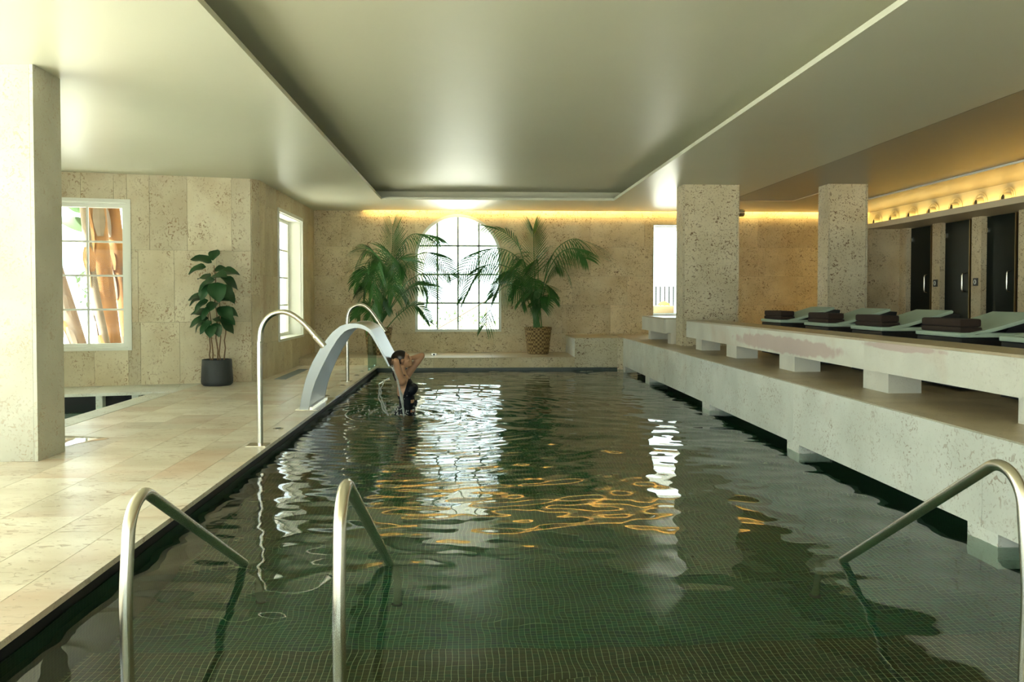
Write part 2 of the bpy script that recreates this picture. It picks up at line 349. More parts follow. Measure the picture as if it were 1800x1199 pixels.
# a wall seen from inside: origin A, direction u along it, n = outward normal; holes in (s, z)
class Wall:
    def __init__(s, name, label, A, B, z0, z1, t=0.25, holes=(), mat='mortar', inside=1):
        s.A = Vector((*A, 0)); d = Vector((*B, 0)) - s.A; s.L = d.length; s.u = d.normalized()
        s.n = Vector((-s.u.y, s.u.x, 0)) * inside      # outward
        s.z0, s.z1, s.holes = z0, z1, list(holes)
        ss = sorted({0.0, s.L, *[h[0] for h in holes], *[h[1] for h in holes]}); zs = sorted({z0, z1, *[h[2] for h in holes], *[h[3] for h in holes]})
        mb = MB()
        for a, b in zip(ss, ss[1:]):
            for c, d2 in zip(zs, zs[1:]):
                if any(h[0] - 1e-6 <= a and b <= h[1] + 1e-6 and h[2] - 1e-6 <= c and d2 <= h[3] + 1e-6 for h in holes): continue
                vs = [s.P(a, 0, c), s.P(b, 0, c), s.P(b, t, c), s.P(a, t, c), s.P(a, 0, d2), s.P(b, 0, d2), s.P(b, t, d2), s.P(a, t, d2)]
                mb.add(vs, [(0,3,2,1),(4,5,6,7),(0,1,5,4),(1,2,6,5),(2,3,7,6),(3,0,4,7)])
        s.o = struct(mb.build(name, M[mat]), label, 'wall')
    def P(s, a, out, z): v = s.A + s.u * a + s.n * out; return Vector((v.x, v.y, z))
    def clad(s, mat, zrows, widths, thick=0.02, gap=0.004, smin=0.0, smax=None, extra=()):
        """clad the inner face with single slabs, cut around the holes"""
        smax = s.L if smax is None else smax; cnt = 0
        holes = s.holes + list(extra)
        for ri, (c, d) in enumerate(zip(zrows, zrows[1:])):
            a = smin - random.uniform(0, widths[0]) if True else smin
            while a < smax:
                b = a + random.uniform(*widths)
                rects = [(max(a, smin), min(b, smax), c, d)]
                for h in holes:
                    new = []
                    for (p, q, e, f) in rects:
                        if q <= h[0] or p >= h[1] or f <= h[2] or e >= h[3]: new.append((p, q, e, f)); continue
                        if p < h[0]: new.append((p, h[0], e, f))
                        if q > h[1]: new.append((h[1], q, e, f))
                        m0, m1 = max(p, h[0]), min(q, h[1])
                        if e < h[2]: new.append((m0, m1, e, h[2]))
                        if f > h[3]: new.append((m0, m1, h[3], f))
                    rects = new
                for (p, q, e, f) in rects:
                    if q - p < 0.03 or f - e < 0.02: continue
                    o = bpy.data.objects.new('slab', cube_mesh(mat)); COL.objects.link(o); o.parent = s.o
                    th = thick + random.uniform(-0.0015, 0.0015)
                    o.location = s.P((p+q)/2, -th/2, (e+f)/2); o.scale = (q-p-gap, th, f-e-gap)
                    o.rotation_euler = (0, 0, math.atan2(s.u.y, s.u.x)); cnt += 1
                a = b
        return cnt

# ================================================================== THE SETTING
# ---- far wall with the arched window and the tall window
WB = Wall('wall_back', 'far limestone wall with arched window and warm cove light along its top', (XW, YB), (8.3, YB), -0.3, 3.45, 0.35,
          holes=[(-1.156-XW, 0.609-XW, 0.656, 3.062), (3.765-XW, 4.75-XW, 1.0, 2.87)])
WB.clad('stone', [0.0, 0.62, 1.205, 1.80, 2.40, 3.0, 3.42], (0.85, 1.35))
ACX, AR, AZ0 = -0.2735, 0.8825, 0.656; ASP = 3.062 - AR
for sgn in (-1, 1):
    arc = [(ACX + sgn*AR*math.cos(t), ASP + AR*math.sin(t)) for t in np.linspace(0, PI/2, 20)]
    poly = arc + [(ACX + sgn*AR, 3.062)]
    MB().prism(poly, YB-0.02, YB+0.35).build('slab', M['stone'], WB.o)

# ---- oblique left wall, small chamfer, return wall
LA, LB = (-6.25, 12.06), (-3.30, 12.80)
lu = (Vector(LB) - Vector(LA)).normalized()
def s_on_left(px, py):        # distance along the oblique wall of a photo point, and its height
    d = _r * ((px-CXP)/FPX) - _u * ((py-CYP)/FPX) + _f
    n = Vector((-lu.y, lu.x, 0)); t = (Vector((*LA, 0)) - CAM).dot(n) / d.dot(n); p = CAM + d*t
    return (Vector((p.x, p.y)) - Vector(LA)).dot(lu), p.z
w2s1, w2z1 = s_on_left(223, 357); _, w2z0 = s_on_left(223, 612); w2s0 = w2s1 - 1.06
WLo = Wall('wall_left', 'slanting limestone wall left of the pool with tree window', LA, LB, -0.5, 3.45, 0.3, holes=[(w2s0, w2s1, w2z0, w2z1)])
WLo.clad('stone_v', [-0.4, 1.0, 2.05, 3.40], (0.42, 0.62))
WC = Wall('wall_left_corner', 'narrow corner face between the slanting wall and the return wall', LB, (XW, 12.95), -0.5, 3.45, 0.2); WC.clad('stone_v', [-0.4, 1.4, 3.40], (1, 1.2))
WR = Wall('wall_left_return', 'shaded limestone return wall with deep white window', (XW, 12.95), (XW, YB+0.3), -0.3, 3.45, 0.32, holes=[(14.17-12.95, 16.08-12.95, 0.65, 2.79)])
WR.clad('stone_v', [-0.3, 0.65, 1.7, 2.79, 3.4], (0.5, 0.7), smax=YB-12.95)
# ---- walls the photograph does not show: they close the room; their windows give the daylight
WS = Wall('wall_left_side', 'side wall behind the camera left, with tall garden windows', (-6.25, -5.0), (-6.25, 12.06), -0.5, 3.45, 0.3,
          holes=[(5.1+k*2.75, 7.6+k*2.75, 0.15, 2.95) for k in range(3)] + [(0.6, 4.4, 0.15, 2.95)])
WF = Wall('wall_front', 'wall behind the camera with garden windows', (8.3, -5.0), (-6.25, -5.0), -0.5, 3.45, 0.3,
          holes=[(9.2, 13.8, 0.15, 2.95), (3.8, 8.6, 0.15, 2.95)])
WE = Wall('wall_right', 'cream panelled wall lit by the shelf light on the right', (8.3, YB), (8.3, -5.0), -0.3, 3.45, 0.3, mat='cream')

# ---- ceiling: satin plate with a tray opening over the pool, taupe strip on the right
TX0, TX1, TY1 = -1.63, 2.60, 15.35; TK = 0.045
cb = MB(); YC = YB - 0.12
cb.box(-6.4, TX0, -5.0, YC, ZC, ZC+TK); cb.box(TX1, 4.70, -5.0, YC, ZC, ZC+TK); cb.box(TX0, TX1, TY1, YC, ZC, ZC+TK); cb.box(TX0, TX1, -5.0, -3.5, ZC, ZC+TK)
cb.box(-6.4, -2.2, YC, YB, ZC, ZC+TK)
ceil = struct(cb.build('ceiling', M['ceil']), 'satin sage cream ceiling with a long recessed tray over the pool', 'ceiling')
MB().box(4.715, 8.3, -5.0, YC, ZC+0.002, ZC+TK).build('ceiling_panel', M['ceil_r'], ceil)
MB().box(4.68, 4.74, -5.0, YC, ZC+TK, ZC+TK+0.02).build('shadow_gap', M['shade_black'], ceil)  # black strip laid over the joint to stand for its shade
tr = MB(); ZT = 3.33; SB = 0.42
tr.box(TX0-SB, TX1+SB, -3.7, TY1+SB, ZT, ZT+0.04)
tray = tr.build('tray_top', M['ceil_top'], ceil)
ts = MB()
ts.box(TX0-SB-0.04, TX0-SB, -3.7, TY1+SB, ZC+TK, ZT); ts.box(TX1+SB, TX1+SB+0.04, -3.7, TY1+SB, ZC+TK, ZT)
ts.box(TX0-SB, TX1+SB, TY1+SB, TY1+SB+0.04, ZC+TK, ZT); ts.box(TX0-SB, TX1+SB, -3.74, -3.7, ZC+TK, ZT)
ts.build('tray_side', M['ceil_top'], ceil)
roof = MB().box(-6.8, 8.8, -5.4, YB+0.3, 3.45, 3.6).build('roof_slab', M['plaster'], ceil)
struct(MB().box(7.08, 7.10, -2.0, 14.9, ZC-0.026, ZC).build('trim_1', M['white']), 'thin pale ceiling trim line above the changing cubicles', 'trim')
t2 = MB().box(5.86, 5.875, 13.4, 15.2, ZC-0.014, ZC); t2.box(4.2, 5.875, 15.19, 15.205, ZC-0.014, ZC)
struct(t2.build('trim_2', M['taupe']), 'thin ceiling trim between the two right columns', 'trim')
# cove light over the far wall
led = thing('cove_light', 'warm light strip hidden in the ceiling gap along the far wall', 'light', (3, YC-0.06, ZC+0.06))
MB().box(-2.1, 8.2, YC-0.034, YC-0.018, ZC+0.098, ZC+0.112).build('led_strip', M['led'], led)
MB().box(-2.2, 8.25, YC-0.10, YC-0.08, ZC+TK, 3.44).build('cove_back', M['cream'], led)

# ---- floor: deck slabs on the left, low step at the far end, ledge floor on the right
fl = MB(); fl.box(-4.19, XL-0.05, -5.0, YB, -0.4, ZD-0.031); fl.box(-6.4, -4.19, -5, 6.0, -0.4, ZD-0.031)
floor = struct(fl.build('floor', M['mortar']), 'pale limestone slab deck along the left side of the pool', 'floor')
xs = [XL, -1.95, -2.245, -2.68, -3.11, -3.53, -3.95]
for i, (a, b) in enumerate(zip(xs, xs[1:])):
    y = -5.0 + random.uniform(0, 0.6)
    while y < YE:
        l = random.uniform(0.8, 1.25) if i else 1.6
        slab(floor, 'stone_deck', b+0.0015, a-(0.0015 if i else 0), y+0.0015, min(y+l, YE)-0.0015, ZD-0.03, ZD+random.uniform(-0.0012, 0)); y += l
y = -5.0
while y < 11.2:          # coping of the plunge pool
    slab(floor, 'stone_ledge', -4.21, -3.953, y+0.002, min(y+1.4, 11.25)-0.002, ZD-0.03, ZD+0.002); y += 1.4
y = -5.0
while y < 6.0:
    slab(floor, 'stone_deck', -5.3, -4.212, y+0.002, min(y+1.1, 6.0)-0.002, ZD-0.03, ZD)
    slab(floor, 'stone_deck', -6.24, -5.302, y+0.002, min(y+1.1, 6.0)-0.002, ZD-0.03, ZD); y += 1.1
# far coping of the plunge pool runs along the slanting wall
cp = MB()
def lw(s, off, z): return WLo.P(s, -off, z)
for (s0, s1) in [(0.0, 1.0), (1.003, 2.05), (2.053, 2.95)]:
    q = [lw(s0, 0, 0), lw(s1, 0, 0), lw(s1, 1.02, 0), lw(s0, 1.02, 0)]
    MB().add([(p.x, p.y, ZD-0.045) for p in q] + [(p.x, p.y, ZD-0.006) for p in q], [(0,1,2,3),(7,6,5,4),(0,4,5,1),(1,5,6,2),(2,6,7,3),(3,7,4,0)]).build('slab', M['stone_ledge'], floor)

# low step across the far end and the higher block in its right corner
st = thing('low_step', 'low limestone step across the far end of the pool', 'step', (-0.6, YE, ZD), kind='structure')
MB().box(XW, 1.94, YE+0.02, YB, -0.3, ZS-0.03).build('core', M['mortar'], st)
x = XW+0.02
while x < 1.93:
    w = min(random.uniform(0.9, 1.3), 1.94-x)
    slab(st, 'stone', x+0.002, x+w-0.002, YE, YE+0.02, 0.045, ZS-0.002); slab(st, 'stone_top', x+0.002, x+w-0.002, YE+0.0, YB-0.02, ZS-0.028, ZS); x += w
MB().box(XL, 2.45, YE-0.012, YE+0.01, 0.0, 0.042).build('tile_trim', M['trim_green'], st)
bk = thing('corner_block', 'tall pale limestone block in the far right corner of the pool', 'block', (2.4, YE, 0), kind='structure')
MB().box(1.96, XR, YE+0.02, YB, -0.3, ZL-0.02).build('core', M['mortar'], bk)
slab(bk, 'stone_col', 1.94, 2.74, YE, YE+0.02, 0.03, ZL-0.001, 'panel'); slab(bk, 'stone_col', 2.742, XR, YE-0.03, YE+0.02, 0.0, ZL-0.001, 'panel')
slab(bk, 'stone_ledge', 1.94, 1.96, YE+0.021, YB-0.02, ZS, ZL-0.001, 'panel'); slab(bk, 'stone_top', 1.94, XR, YE+0.02, YB-0.02, ZL-0.019, ZL, 'panel')

# ---- right ledge over the pool edge
lg = thing('pool_ledge', 'long pale limestone ledge on stub feet beside the pool', 'ledge', (XR, 7, 0), kind='structure')
cuts = [15.72, 13.54, 10.12, 7.33, 4.55, 1.75, -1.0, -5.0]
MB().box(XR+0.04, 8.3, -5.0, YB, ZL-0.20, ZL-0.02).build('core', M['mortar'], lg)
for a, b in zip(cuts, cuts[1:]): slab(lg, 'stone_ledge', XR, XR+0.04, b+0.0015, a-0.0015, 0.074, ZL-0.001, 'front_slab')
for (a, b) in [(15.72, 15.52), (13.70, 13.38), (10.28, 9.96), (7.47, 7.19), (4.69, 4.41), (1.9, 1.6)]:
    MB().box(XR+0.004, XR+0.30, b, a, -0.4, 0.074).build('foot', M['stone_ledge'], lg)
MB().box(XR+0.30, XR+0.34, -5.0, YE+0.1, -0.95, ZL-0.2).build('channel_back', M['shade_black'], lg)
for k, (x0, x1) in enumerate([(XR+0.04, 3.72), (3.72, 5.2), (5.2, 6.7), (6.7, 8.3)]):
    y = -5.0
    while y < YB-0.03:
        l = random.uniform(1.3, 1.9); slab(lg, 'stone_top', x0+0.001, x1-0.001, y+0.001, min(y+l, YB-0.02)-0.001, ZL-0.02, ZL); y += l

# ---- pool basin
pl = thing('pool_basin', 'deep green mosaic pool basin with brown mosaic entry steps', 'pool', (0.5, 8, -0.9), kind='structure')
MB().box(XL-0.04, XR+0.32, 4.3, YE+0.02, -1.0, -0.9).build('basin_floor', M['tile_floor'], pl)
MB().box(XL-0.10, XL-0.04, -3.0, YE, -1.0, ZD-0.032).build('basin_side', M['shade_black'], pl)
MB().box(XL-0.04, XL-0.035, -3.0, YE, -1.0, -0.02).build('basin_side', M['tile_side'], pl)
MB().box(XR+0.28, XR+0.32, -3.0, YE, -1.0, -0.02).build('basin_side', M['tile_side'], pl)
MB().box(XL-0.04, XR+0.32, YE+0.0, YE+0.02, -1.0, 0.044).build('basin_end', M['tile_end'], pl)
steps = [(2.55, -0.16), (3.0, -0.34), (3.45, -0.52), (3.9, -0.71)]
y0 = -3.2
for (y1, z) in steps:
    MB().box(XL-0.04, XR+0.32, y0, y1, -1.0, z).build('entry_step', M['tile_step'], pl); y0 = y1
MB().box(XL-0.04, XR+0.32, 3.9, 4.3, -1.0, -0.9).build('entry_step', M['tile_floor'], pl)
# mosaic pieces of the nearest steps that show singly: real tesserae, joined
def tesserae(x0, x1, y0, y1, z, mat, name):
    T = 0.03; nx, ny = int((x1-x0)/T), int((y1-y0)/T); vs = []; fs = []; g = 0.0016; h = 0.002
    i, j = np.meshgrid(np.arange(nx), np.arange(ny)); i = i.ravel(); j = j.ravel()
    xa = np.floor(x0/T)*T + i*T + 0.0027; xb = xa + T - 0.0027; ya = np.floor(y0/T)*T + j*T + 0.0027; yb = ya + T - 0.0027
    zz = z + h + rng.uniform(-0.0006, 0.0006, len(xa)); n = len(xa); b = np.full(n, z)
    P = np.stack([np.stack(c, 1) for c in [(xa,ya,b),(xb,ya,b),(xb,yb,b),(xa,yb,b),(xa+.001,ya+.001,zz),(xb-.001,ya+.001,zz),(xb-.001,yb-.001,zz),(xa+.001,yb-.001,zz)]], 1).reshape(-1, 3)
    base = (np.arange(n)*8)[:, None, None]; F = (np.array([[4,5,6,7],[0,1,5,4],[1,2,6,5],[2,3,7,6],[3,0,4,7]])[None] + base).reshape(-1, 4)
    me = bpy.data.meshes.new(name); me.from_pydata(P.tolist(), [], F.tolist()); me.materials.append(mat)
    o = link(name, me, pl); o['kind'] = 'stuff'; return o
tesserae(XL, XR+0.28, 2.58, 3.0, -0.34, M['tile_step'], 'mosaic_tiles')
tesserae(XL, XR+0.28, 3.03, 3.45, -0.52, M['tile_step'], 'mosaic_tiles')
tesserae(XL, XR+0.28, 3.48, 3.9, -0.71, M['tile_step'], 'mosaic_tiles')

# ---- water
def water_heights(X, Y):
    h = np.zeros_like(X); r = np.random.default_rng(5)
    d = np.hypot(X + 0.76, Y - 9.9)
    amp = 0.62 + 0.45*np.clip((Y-3.0)/5.0, 0, 1) + 0.9*np.exp(-(d/1.6)**2)
    for k in range(46):
        lam = 0.16 * (7.0 ** r.uniform(0, 1)); th = r.normal(PI/2, 0.75); ph = r.uniform(0, 2*PI)
        sl = 0.0092 * (lam/0.4)**0.10
        kx, ky = math.cos(th)*2*PI/lam, math.sin(th)*2*PI/lam
        h += sl*lam/(2*PI) * np.sin(kx*X + ky*Y + ph) * (0.6 + 0.4*np.sin(0.7*X*r.uniform(.5, 1.5) + 0.5*Y*r.uniform(.5, 1.5) + r.uniform(0, 6)))
    h *= amp
    h += 0.006*np.exp(-d/1.5)*np.sin(2*PI*d/0.17) * np.clip(d/0.25, 0, 1) * (0.7+0.5*np.sin(3*np.arctan2(Y-9.9, X+0.76)))
    return h
def water(name, x0, x1, y0, y1, step, z=0.0, scale=1.0):
    nx, ny = int((x1-x0)/step)+1, int((y1-y0)/step)+1
    X, Y = np.meshgrid(np.linspace(x0, x1, nx), np.linspace(y0, y1, ny)); Z = z + scale*water_heights(X, Y)
    P = np.stack([X.ravel(), Y.ravel(), Z.ravel()], 1)
    i, j = np.meshgrid(np.arange(nx-1), np.arange(ny-1)); a = (j*nx+i).ravel()
    F = np.stack([a, a+1, a+nx+1, a+nx], 1)
    me = bpy.data.meshes.new(name); me.from_pydata(P.tolist(), [], F.tolist()); me.materials.append(M['water'])
    for p in me.polygons: p.use_smooth = True
    return link(name, me)
w = water('pool_water', XL-0.035, XR+0.28, 1.2, YE, 0.022)
tag(w, 'dark green rippling water filling the long pool', 'water', kind='stuff')

# ---- plunge pool on the left
pp = thing('plunge_pool', 'small dark plunge pool behind the left column', 'pool', (-5, 9, -0.6), kind='structure')
MB().box(-6.2, -4.17, 6.0, 11.9, -0.9, -0.85).build('basin_floor', M['tile_floor'], pp)
MB().box(-4.2, -4.17, 6.0, 11.3, -0.9, ZD-0.032).build('basin_side', M['tile_side'], pp)
bb = [lw(0.0, 0.72, 0), lw(2.95, 0.72, 0), lw(2.95, 0.70, 0), lw(0.0, 0.70, 0)]
MB().add([(p.x, p.y, -0.9) for p in bb] + [(p.x, p.y, ZD-0.046) for p in bb], [(0,1,2,3),(7,6,5,4),(0,4,5,1),(1,5,6,2),(2,6,7,3),(3,7,4,0)]).build('channel_back', M['shade_black'], pp)
for sx in (1.12, 1.56, 2.03):
    c = lw(sx, 0.92, 0); MB().cbox(c.x-0.045, c.x+0.045, c.y-0.05, c.y+0.05, -0.5, ZD-0.046, 0.004).build('foot', M['stone_ledge'], pp)
w2 = water('plunge_water', -6.2, -4.2, 6.0, 11.6, 0.04, z=-0.085, scale=0.6); tag(w2, 'dark water of the small plunge pool on the left', 'water', kind='stuff')

# ---- columns
def column(name, label, x0, x1, y0, y1, zb, rows, mat='stone_col'):
    t = thing(name, label, 'column', ((x0+x1)/2, (y0+y1)/2, zb), kind='structure')
    MB().box(x0+0.03, x1-0.03, y0+0.03, y1-0.03, zb, ZC).build('core', M['mortar'], t)
    zz = [zb] + rows + [ZC]
    for c, d in zip(zz, zz[1:]):
        slab(t, mat, x1-0.028, x1, y0, y1, c+0.001, d-0.001, 'panel'); slab(t, mat, x0, x0+0.028, y0, y1, c+0.001, d-0.001, 'panel')
        slab(t, mat, x0+0.031, x1-0.032, y0+0.004, y0+0.03, c+0.001, d-0.001, 'panel'); slab(t, mat, x0+0.031, x1-0.031, y1-0.03, y1-0.002, c+0.001, d-0.001, 'panel')
    return t
column('stone_column', 'big limestone column in the left foreground on the deck', -4.20, -3.325, 6.60, 7.03, ZD, [], 'stone_pale')
column('stone_column', 'broad limestone column nearer the arched window, behind the bench end', 3.31, 4.20, 13.08, 13.50, ZL, [])
column('stone_column', 'narrower limestone column in front of the changing cubicles', 5.55, 6.18, 12.9, 13.28, ZL, [])

# ---- changing cubicles on the right
cw = thing('wall_cubicles', 'limestone fronted row of changing cubicles with a shelf on top', 'wall', (7.2, 9, ZL), kind='structure')
MB().box(7.28, 8.29, -2.0, 13.78, ZL, 2.5).build('core', M['shade_black'], cw)
slab(cw, 'stone', 6.34, 7.22, 13.76, 13.80, ZL, 2.5, 'panel')
MB().box(6.34, 8.29, 13.80, 13.86, ZL, 2.5).build('core', M['mortar'], cw)
posts = [(13.76, 13.54), (12.76, 12.54), (11.73, 11.50), (10.70, 10.47), (9.67, 9.44), (8.64, 8.41), (7.6, 7.38)]
for (a, b) in posts: slab(cw, 'stone', 7.14, 7.28, b, a, ZL, 2.5, 'pier')
MB().cbox(6.60, 8.29, -2.0, 13.9, 2.50, 2.585, 0.004).build('shelf', M['taupe'], cw)
def cubicle_door(n, y1, y0, label):
    t = thing('door_%d' % n, label, 'door', (7.2, (y0+y1)/2, ZL), kind='structure')
    MB().box(7.215, 7.23, y0+0.17, y1-0.01, ZL+0.02, 2.49).build('leaf', M['black_glass'], t)
    MB().box(7.205, 7.232, y0+0.158, y0+0.17, ZL+0.02, 2.49).build('edge_strip', M['brass'], t)
    h = [(7.215, y0+0.26, 1.44), (7.17, y0+0.26, 1.45), (7.16, y0+0.26, 1.48), (7.16, y0+0.26, 1.68), (7.17, y0+0.26, 1.71), (7.215, y0+0.26, 1.72)]
    MB().tube(h, 0.011, 8).build('handle', M['steel'], t, True)
    MB().box(7.20, 7.216, y1-0.05, y1-0.01, 2.27, 2.33).build('hinge', M['steel'], t)
dl = ['black glass cubicle door farthest from the camera', 'black glass cubicle door second from the far end', 'black glass cubicle door at the right edge of the picture']
for n, ((a, b), (c, d)) in enumerate(zip(posts, posts[1:])):
    if n < 3: cubicle_door(n+1, b, c, dl[n])
for (yy, lab) in [(12.65, 'small dark switch plate with pale ring on the first pier between the doors'), (11.615, 'small dark switch plate with pale ring on the pier by the right door')]:
    t = thing('switch_plate', lab, 'switch', (7.14, yy, 1.58), 'ringed switch plates on the cubicle piers')
    MB().cbox(7.128, 7.14, yy-0.055, yy+0.055, 1.525, 1.635, 0.003).build('plate', M['iron'], t)
    ring = [(7.124, yy+0.022*math.cos(a), 1.58+0.03*math.sin(a)) for a in np.linspace(0, 2*PI, 20)]
    MB().tube(ring, 0.006, 6, False).build('ring', M['white'], t)
# shelf light and ringed niches on the cream wall
sl = thing('shelf_light', 'warm light strip hidden behind the cubicle shelf edge', 'light', (8.18, 10, 2.6))
for k in range(7): MB().box(8.172, 8.188, 0.5+k*2.4, 0.53+k*2.4, 2.585 if k < 6 else 2.80, 2.80).build('bracket', M['steel'], sl)
MB().box(8.135, 8.145, -1.5, 17.25, 2.79, 2.832).build('light_shield', M['steel'], sl)  # added unseen lip that keeps the strip light off the ceiling
MB().box(8.17, 8.19, -1.5, 17.2, 2.80, 2.82).build('led_strip', M['led2'], sl)
NY = [16.87, 16.19, 15.5, 14.79, 14.08, 13.38, 12.68]
nl = ['ringed round niche in the lit cream wall, farthest of seven', 'ringed round niche in the lit cream wall, second from the far end', 'ringed round niche in the lit cream wall, third from the far end',
      'ringed round niche in the lit cream wall, middle of seven', 'ringed round niche in the lit cream wall, third from the right edge', 'ringed round niche in the lit cream wall, second from the right edge', 'ringed round niche in the lit cream wall, cut by the right edge']
for yy, lab in zip(NY, nl):
    t = thing('round_niche', lab, 'niche', (8.28, yy, 2.92), 'ringed niches above the cubicles'); zc = 2.90
    def ring(r, k): return [(8.285, yy + r*math.cos(a), zc + r*math.sin(a)) for a in np.linspace(0, 2*PI, 33)]
    MB().tube(ring(0.165, 0), 0.012, 8, False).build('outer_ring', M['cream'], t, True)
    MB().tube(ring(0.125, 0), 0.012, 8, False).build('inner_ring', M['cream'], t, True)
    hb = MB(); n = 24
    for (r, x) in [(0.075, 8.19), (0.085, 8.295), (0.058, 8.295), (0.058, 8.19)]:
        hb.v += [(x, yy + r*math.cos(2*PI*k/n), zc + r*math.sin(2*PI*k/n)) for k in range(n)]
    for i in range(4): hb.f += [(i*n+k, i*n+(k+1) % n, ((i+1) % 4)*n+(k+1) % n, ((i+1) % 4)*n+k) for k in range(n)]
    hb.build('spout', M['cream'], t, True)
    o = MB().lathe([(0.058, 0), (0.058, 0.006)], n=20).build('dark_mouth', M['shade_black'], t)  # black disc stands for the darkness inside the opening
    o.matrix_parent_inverse = Matrix.Identity(4); o.location = (8.215-8.28, 0, zc-2.92); o.rotation_euler = (0, PI/2, 0)

# ================================================================== WINDOWS
def arch_band(cx, sp, r0, r1, zb, y0, y1):
    outer = [(cx-r1, zb)] + [(cx-r1*math.cos(t), sp+r1*math.sin(t)) for t in np.linspace(0, PI, 49)] + [(cx+r1, zb)]
    inner = [(cx-r0, zb)] + [(cx-r0*math.cos(t), sp+r0*math.sin(t)) for t in np.linspace(0, PI, 49)] + [(cx+r0, zb)]
    mb = MB(); n = len(outer); P = lambda l, y: [(x, y, z) for x, z in l]
    mb.v = P(outer, y0)+P(inner, y0)+P(outer, y1)+P(inner, y1)
    for i in range(n-1):
        mb.f += [(i, i+1, n+i+1, n+i), (2*n+i, 3*n+i, 3*n+i+1, 2*n+i+1), (i, 2*n+i, 2*n+i+1, i+1), (n+i, n+i+1, 3*n+i+1, 3*n+i)]
    mb.f += [(0, n, 3*n, 2*n), (n-1, 3*n-1, 4*n-1, 2*n-1)]
    return mb
a1 = thing('window_1', 'arched window of four by four panes in the far wall', 'window', (ACX, YB, AZ0), kind='structure')
arch_band(ACX, ASP, AR-0.055, AR, AZ0+0.03, YB-0.035, YB+0.10).build('frame', M['white'], a1)
MB().box(ACX-AR, ACX+AR, YB-0.035, YB+0.10, AZ0, AZ0+0.05).build('sill', M['white'], a1)
arch_band(ACX, ASP, AR-0.012, AR, AZ0+0.05, YB+0.10, YB+0.35).build('reveal', M['white'], a1)
vx = [ACX-AR+0.055, -0.702, -0.279, 0.150, ACX+AR-0.055]; hz = [AZ0+0.05, 1.245, 1.833, 2.421, ASP+AR-0.055]
for x in vx[1:4]:
    top = ASP + math.sqrt(max(0, (AR-0.05)**2-(x-ACX)**2)); MB().box(x-0.018, x+0.018, YB+0.03, YB+0.06, hz[0], top).build('glazing_bar', M['muntin'], a1)
for z in hz[1:4]:
    hw = AR-0.05 if z <= ASP else math.sqrt((AR-0.05)**2-(z-ASP)**2); MB().box(ACX-hw, ACX+hw, YB+0.03, YB+0.06, z-0.018, z+0.018).build('glazing_bar', M['muntin'], a1)
Rg = AR-0.05
for i in range(4):
    for j in range(4):
        x0, x1, z0, z1 = vx[i], vx[i+1], hz[j], hz[j+1]
        xsamp = np.linspace(x0, x1, 12); topz = [min(z1, ASP+math.sqrt(max(0, Rg*Rg-(x-ACX)**2))) for x in xsamp]
        pts = [(x, t) for x, t in zip(xsamp, topz) if t > z0+1e-4]
        if len(pts) < 3: continue
        MB().prism([(pts[0][0], z0), (pts[-1][0], z0)] + pts[::-1], YB+0.042, YB+0.046).build('pane', M['pane'], a1)

def rect_window(n, label, wall, s0, s1, z0, z1, cols, rows, out=0.12, fw=0.06, trim=0.05, depth=0.3):
    t = thing('window_%d' % n, label, 'window', wall.P((s0+s1)/2, 0, z0), kind='structure')
    def bx(nm, a, b, o0, o1, c, d, m):
        vs = [wall.P(a, o0, c), wall.P(b, o0, c), wall.P(b, o1, c), wall.P(a, o1, c), wall.P(a, o0, d), wall.P(b, o0, d), wall.P(b, o1, d), wall.P(a, o1, d)]
        MB().add(vs, [(0,3,2,1),(4,5,6,7),(0,1,5,4),(1,2,6,5),(2,3,7,6),(3,0,4,7)]).build(nm, M[m], t)
    # reveal lining, inner casing, sash frame, bars, panes
    e = 0.012
    bx('reveal', s0, s0+e, 0, depth, z0, z1, 'white'); bx('reveal', s1-e, s1, 0, depth, z0, z1, 'white'); bx('reveal', s0, s1, 0, depth, z1-e, z1, 'white'); bx('sill', s0-trim, s1+trim, -0.045, depth, z0-0.03, z0+e, 'white')
    if trim: bx('casing', s0-trim, s0, -0.04, 0.0, z0, z1+trim, 'white'); bx('casing', s1, s1+trim, -0.04, 0.0, z0, z1+trim, 'white'); bx('casing', s0, s1, -0.04, 0, z1, z1+trim, 'white')
    bx('frame', s0+e, s0+fw, out, out+0.05, z0+e, z1-e, 'white'); bx('frame', s1-fw, s1-e, out, out+0.05, z0+e, z1-e, 'white'); bx('frame', s0+fw, s1-fw, out, out+0.05, z1-fw, z1-e, 'white'); bx('frame', s0+fw, s1-fw, out, out+0.05, z0+e, z0+fw, 'white')
    sa = np.linspace(s0+fw, s1-fw, cols+1); za = np.linspace(z0+fw, z1-fw, rows+1)
    for s in sa[1:-1]: bx('glazing_bar', s-0.014, s+0.014, out+0.01, out+0.04, z0+fw, z1-fw, 'white')
    for z in za[1:-1]: bx('glazing_bar', s0+fw, s1-fw, out+0.012, out+0.038, z-0.014, z+0.014, 'white')
    for a, b in zip(sa, sa[1:]):
        for c, d in zip(za, za[1:]): bx('pane', a, b, out+0.022, out+0.026, c, d, 'pane')
rect_window(2, 'white framed window of eight panes looking onto banana trunks', WLo, w2s0, w2s1, w2z0, w2z1, 2, 4, out=0.05, fw=0.07)
rect_window(3, 'deep white window in the shaded return wall', WR, 14.17-12.95, 16.08-12.95, 0.65, 2.79, 2, 4, out=0.22, fw=0.07, trim=0.06, depth=0.32)
rect_window(4, 'tall bright window behind the broad column in the far wall', WB, 3.765-XW, 4.75-XW, 1.0, 2.87, 1, 1, out=0.25, fw=0.03, trim=0.0, depth=0.35)
